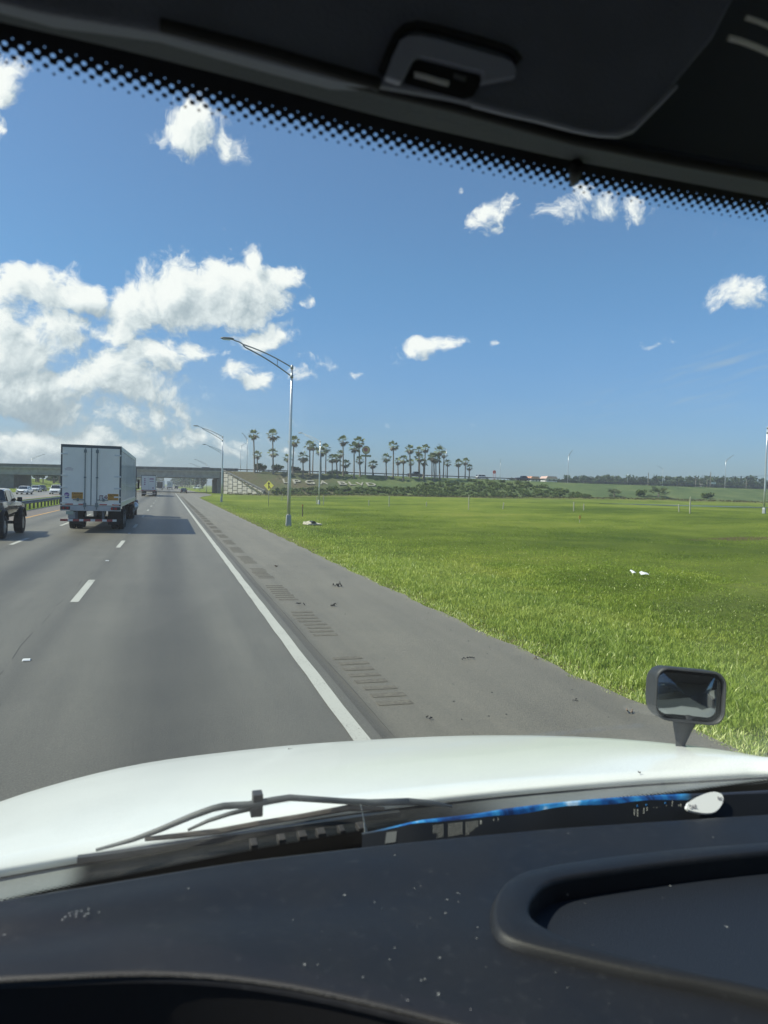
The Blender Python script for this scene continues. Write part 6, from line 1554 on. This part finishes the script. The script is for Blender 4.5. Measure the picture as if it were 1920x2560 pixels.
rows = [[t_+off_+np.array([0,-.001,-w_]) for t_, w_ in zip(TP, bw)], [t_+off_+wav(i, 0)*.6+np.array([0,.001,-w_*.4]) for i, (t_, w_) in enumerate(zip(TP, bw))], [t_+off_+np.array([0,.003,0]) for t_ in TP], [t_+off_+np.array([0,.007,-.003]) for t_ in TP]]
grid_mesh('printed_edge', rows, pbl, pkg)
grid_mesh('back_face', [[t_+off_+np.array([0,.007,-.003]) for t_ in TP], [b_+off_+np.array([0,.06,0]) for b_ in BP]], pin, pkg)
pr = MB(); pw_ = mat('print_grey', (.42,.42,.38), .6)
def pk_pt(px, py, o=-.0016):
    i_ = np.interp(px, px_, range(len(px_))); i0 = min(int(i_), len(px_)-2); f_ = i_-i0
    T_ = TP[i0]*(1-f_)+TP[i0+1]*f_; w_ = bw[i0]*(1-f_)+bw[i0+1]*f_; B_ = BP[i0]*(1-f_)+BP[i0+1]*f_
    T2 = T_+np.array([0,-.001,-w_]); yt = np.interp(px, px_, ptop)+w_*1777; yb = np.interp(px, px_, pbot)+14
    u = np.clip((py-yt)/(yb-yt), 0, 1); return T2*(1-u)+B_*u+off_+np.array([0, o, 0])
def bar(px, y0_, y1_, wpx, segs=6, drift=0):
    y_ = y0_
    while y_ < y1_:
        l_ = rnd.uniform(2.5, 7); a = pk_pt(px, y_); b_ = pk_pt(px+wpx, y_); c_ = pk_pt(px+wpx-drift*.1, min(y_+l_, y1_)); d_ = pk_pt(px-drift*.1, min(y_+l_, y1_))
        pr.add([a, b_, c_, d_], [(0,1,2,3)]); y_ += l_+1.4; px -= drift*.12
for base, n_, yy_ in ((1082, 6, 62), (1120, 8, 58), (1164, 7, 54)):
    for k in range(n_): bar(base+k*4.6, 2000+yy_-(k*.6), 2000+yy_+33-(k*.9), 1.0)
bar(1199, 2050, 2077, 3.2); bar(1232, 2046, 2078, 1.4); bar(1243, 2044, 2064, 1.2)
for k in range(5): bar(1266+k*6.5, 2064-k*.6, 2078-k*.6, .8)
for k, (xx_, y0_, y1_) in enumerate(((1583,2023,2038),(1591,2023,2042),(1607,2020,2050),(1615,2018,2050),(1631,2018,2048),(1639,2018,2048),(1647,2017,2048),(1655,2017,2048),(1663,2013,2048),(1678,2002,2046),(1694,2012,2040),(1699,2010,2032))): bar(xx_, y0_, y1_, 1.7, drift=3 if k > 1 else 0)
pr.build('small_print', pw_, pkg)
g_ = MB()
for x0_, x1_, y0_, y1_ in ((965,991,2079,2108),): g_.add([pk_pt(x0_, y0_), pk_pt(x1_, y0_-3), pk_pt(x1_-3, y1_-4), pk_pt(x0_-4, y1_)], [(0,1,2,3)])
g_.build('label_patch', mat('patch_grey', (.10,.105,.105), .6), pkg)
g_ = MB(); q1 = [pk_pt(a, b, -.002) for a, b in ((1303,2064),(1328,2061),(1325,2076),(1300,2079))]; q2 = [pk_pt(a, b, -.002) for a, b in ((1306,2067),(1324,2065),(1322,2073),(1304,2075))]
g_.add(q1+q2, [(0,1,5,4),(1,2,6,5),(2,3,7,6),(3,0,4,7)]); g_.build('label_frame', pw_, pkg)
g_ = MB()
for a, b in ((1591,2015),(1614,2012.5),(1661,2008)):
    c_ = pk_pt(a, b); g_.tube([tuple(c_), tuple(c_+np.array([0,-.0008,0]))], .0016, 10)
g_.build('blue_dot', mat('dot_blue', (.04,.25,.60), .5), pkg)

tgp = on_y(1765, 2000, .915)
tg = thing('tag', 'white teardrop shaped tag leaning on the black package at the right', 'tag', tuple(tgp))
Z6 = lambda x, y: (1700+x/7.54, 1960+y/7.54)
ol = [(118,425),(150,355),(220,305),(300,258),(380,222),(450,195),(530,167),(620,152),(700,160),(760,182),(800,225),(815,280),(805,340),(775,410),(725,475),(670,520),(600,548),(500,556),(400,548),(300,530),(215,512),(160,490),(125,460)]
TN = np.array([0, -math.sin(R(42)), math.cos(R(42))])
def tgq(x, y, o=0.0):
    d = pix_ray(*Z6(x, y)); s_ = np.dot(tgp-EYE, TN)/np.dot(d, TN); return EYE+d*s_-tgp-TN*o
P_ = [tgq(x, y) for x, y in ol]; cen = sum(P_)/len(P_); n_ = len(P_)
g_ = MB(); b2_ = [cen+(p_-cen)*1.03-TN*.003 for p_ in P_]; f0 = [p_+TN*.001 for p_ in P_]
g_.add([tuple(p_) for p_ in f0]+[tuple(p_) for p_ in b2_], [tuple(range(n_)), tuple(range(2*n_-1, n_-1, -1))]+[(i, (i+1)%n_, n_+(i+1)%n_, n_+i) for i in range(n_)]); g_.build('tag_plate', mat('tag_white', (.80,.81,.80), .4), tg)
ink = mat('tag_ink', (.25,.24,.26), .6)
c_ = tgq(228, 432, -.0022); text('lettering', '39C', .0085, ink, tg, Matrix.Translation(tuple(c_)) @ Matrix.Rotation(R(42), 4, 'X') @ Matrix.Rotation(R(176), 4, 'Z'), .0002, .0001)
c_ = tgq(742, 288, -.0022); text('lettering', '0C', .0075, ink, tg, Matrix.Translation(tuple(c_)) @ Matrix.Rotation(R(42), 4, 'X') @ Matrix.Rotation(R(-20), 4, 'Z'), .0002, .0001)
st_ = MB(); pts = [(902,2012),(906,2030),(911,2056),(916,2085),(920,2112)]
Q_ = [on_curve(x, y, curveY(.985-.0*1, .10)) for x, y in pts]
st_.loft([[tuple(q_+np.array([-w_, 0, 0])), tuple(q_+np.array([w_, .0004, 0])), tuple(q_+np.array([w_, .0012, 0])), tuple(q_+np.array([-w_, .0012, 0]))] for q_, w_ in zip(Q_, (.0004,.0005,.0008,.0028,.0036))])
tag(st_.build('plastic_strip', mat('strip_white', (.68,.70,.66), .5)), 'narrow white plastic strip hanging at the left end of the black package', 'strip')
# ------------------------------------------------------------------ thin summer haze over the far distance
hz = MB().box(-1500, 1500, -60, 1600, -2.0, 26.0).build('haze', bpy.data.materials.new('haze_air'))
hm_ = hz.data.materials[0]; hm_.use_nodes = True; t = NT(hm_.node_tree); t.n.clear(); o_ = t.node('ShaderNodeOutputMaterial')
pv = t.node('ShaderNodeVolumePrincipled'); pv.inputs['Color'].default_value = (.86, .90, .96, 1); pv.inputs['Density'].default_value = 0.00040; pv.inputs['Anisotropy'].default_value = 0.2
t.link(pv.outputs[0], o_.inputs['Volume']); tag(hz, 'thin pale haze in the air over the whole view', 'haze', kind='stuff')
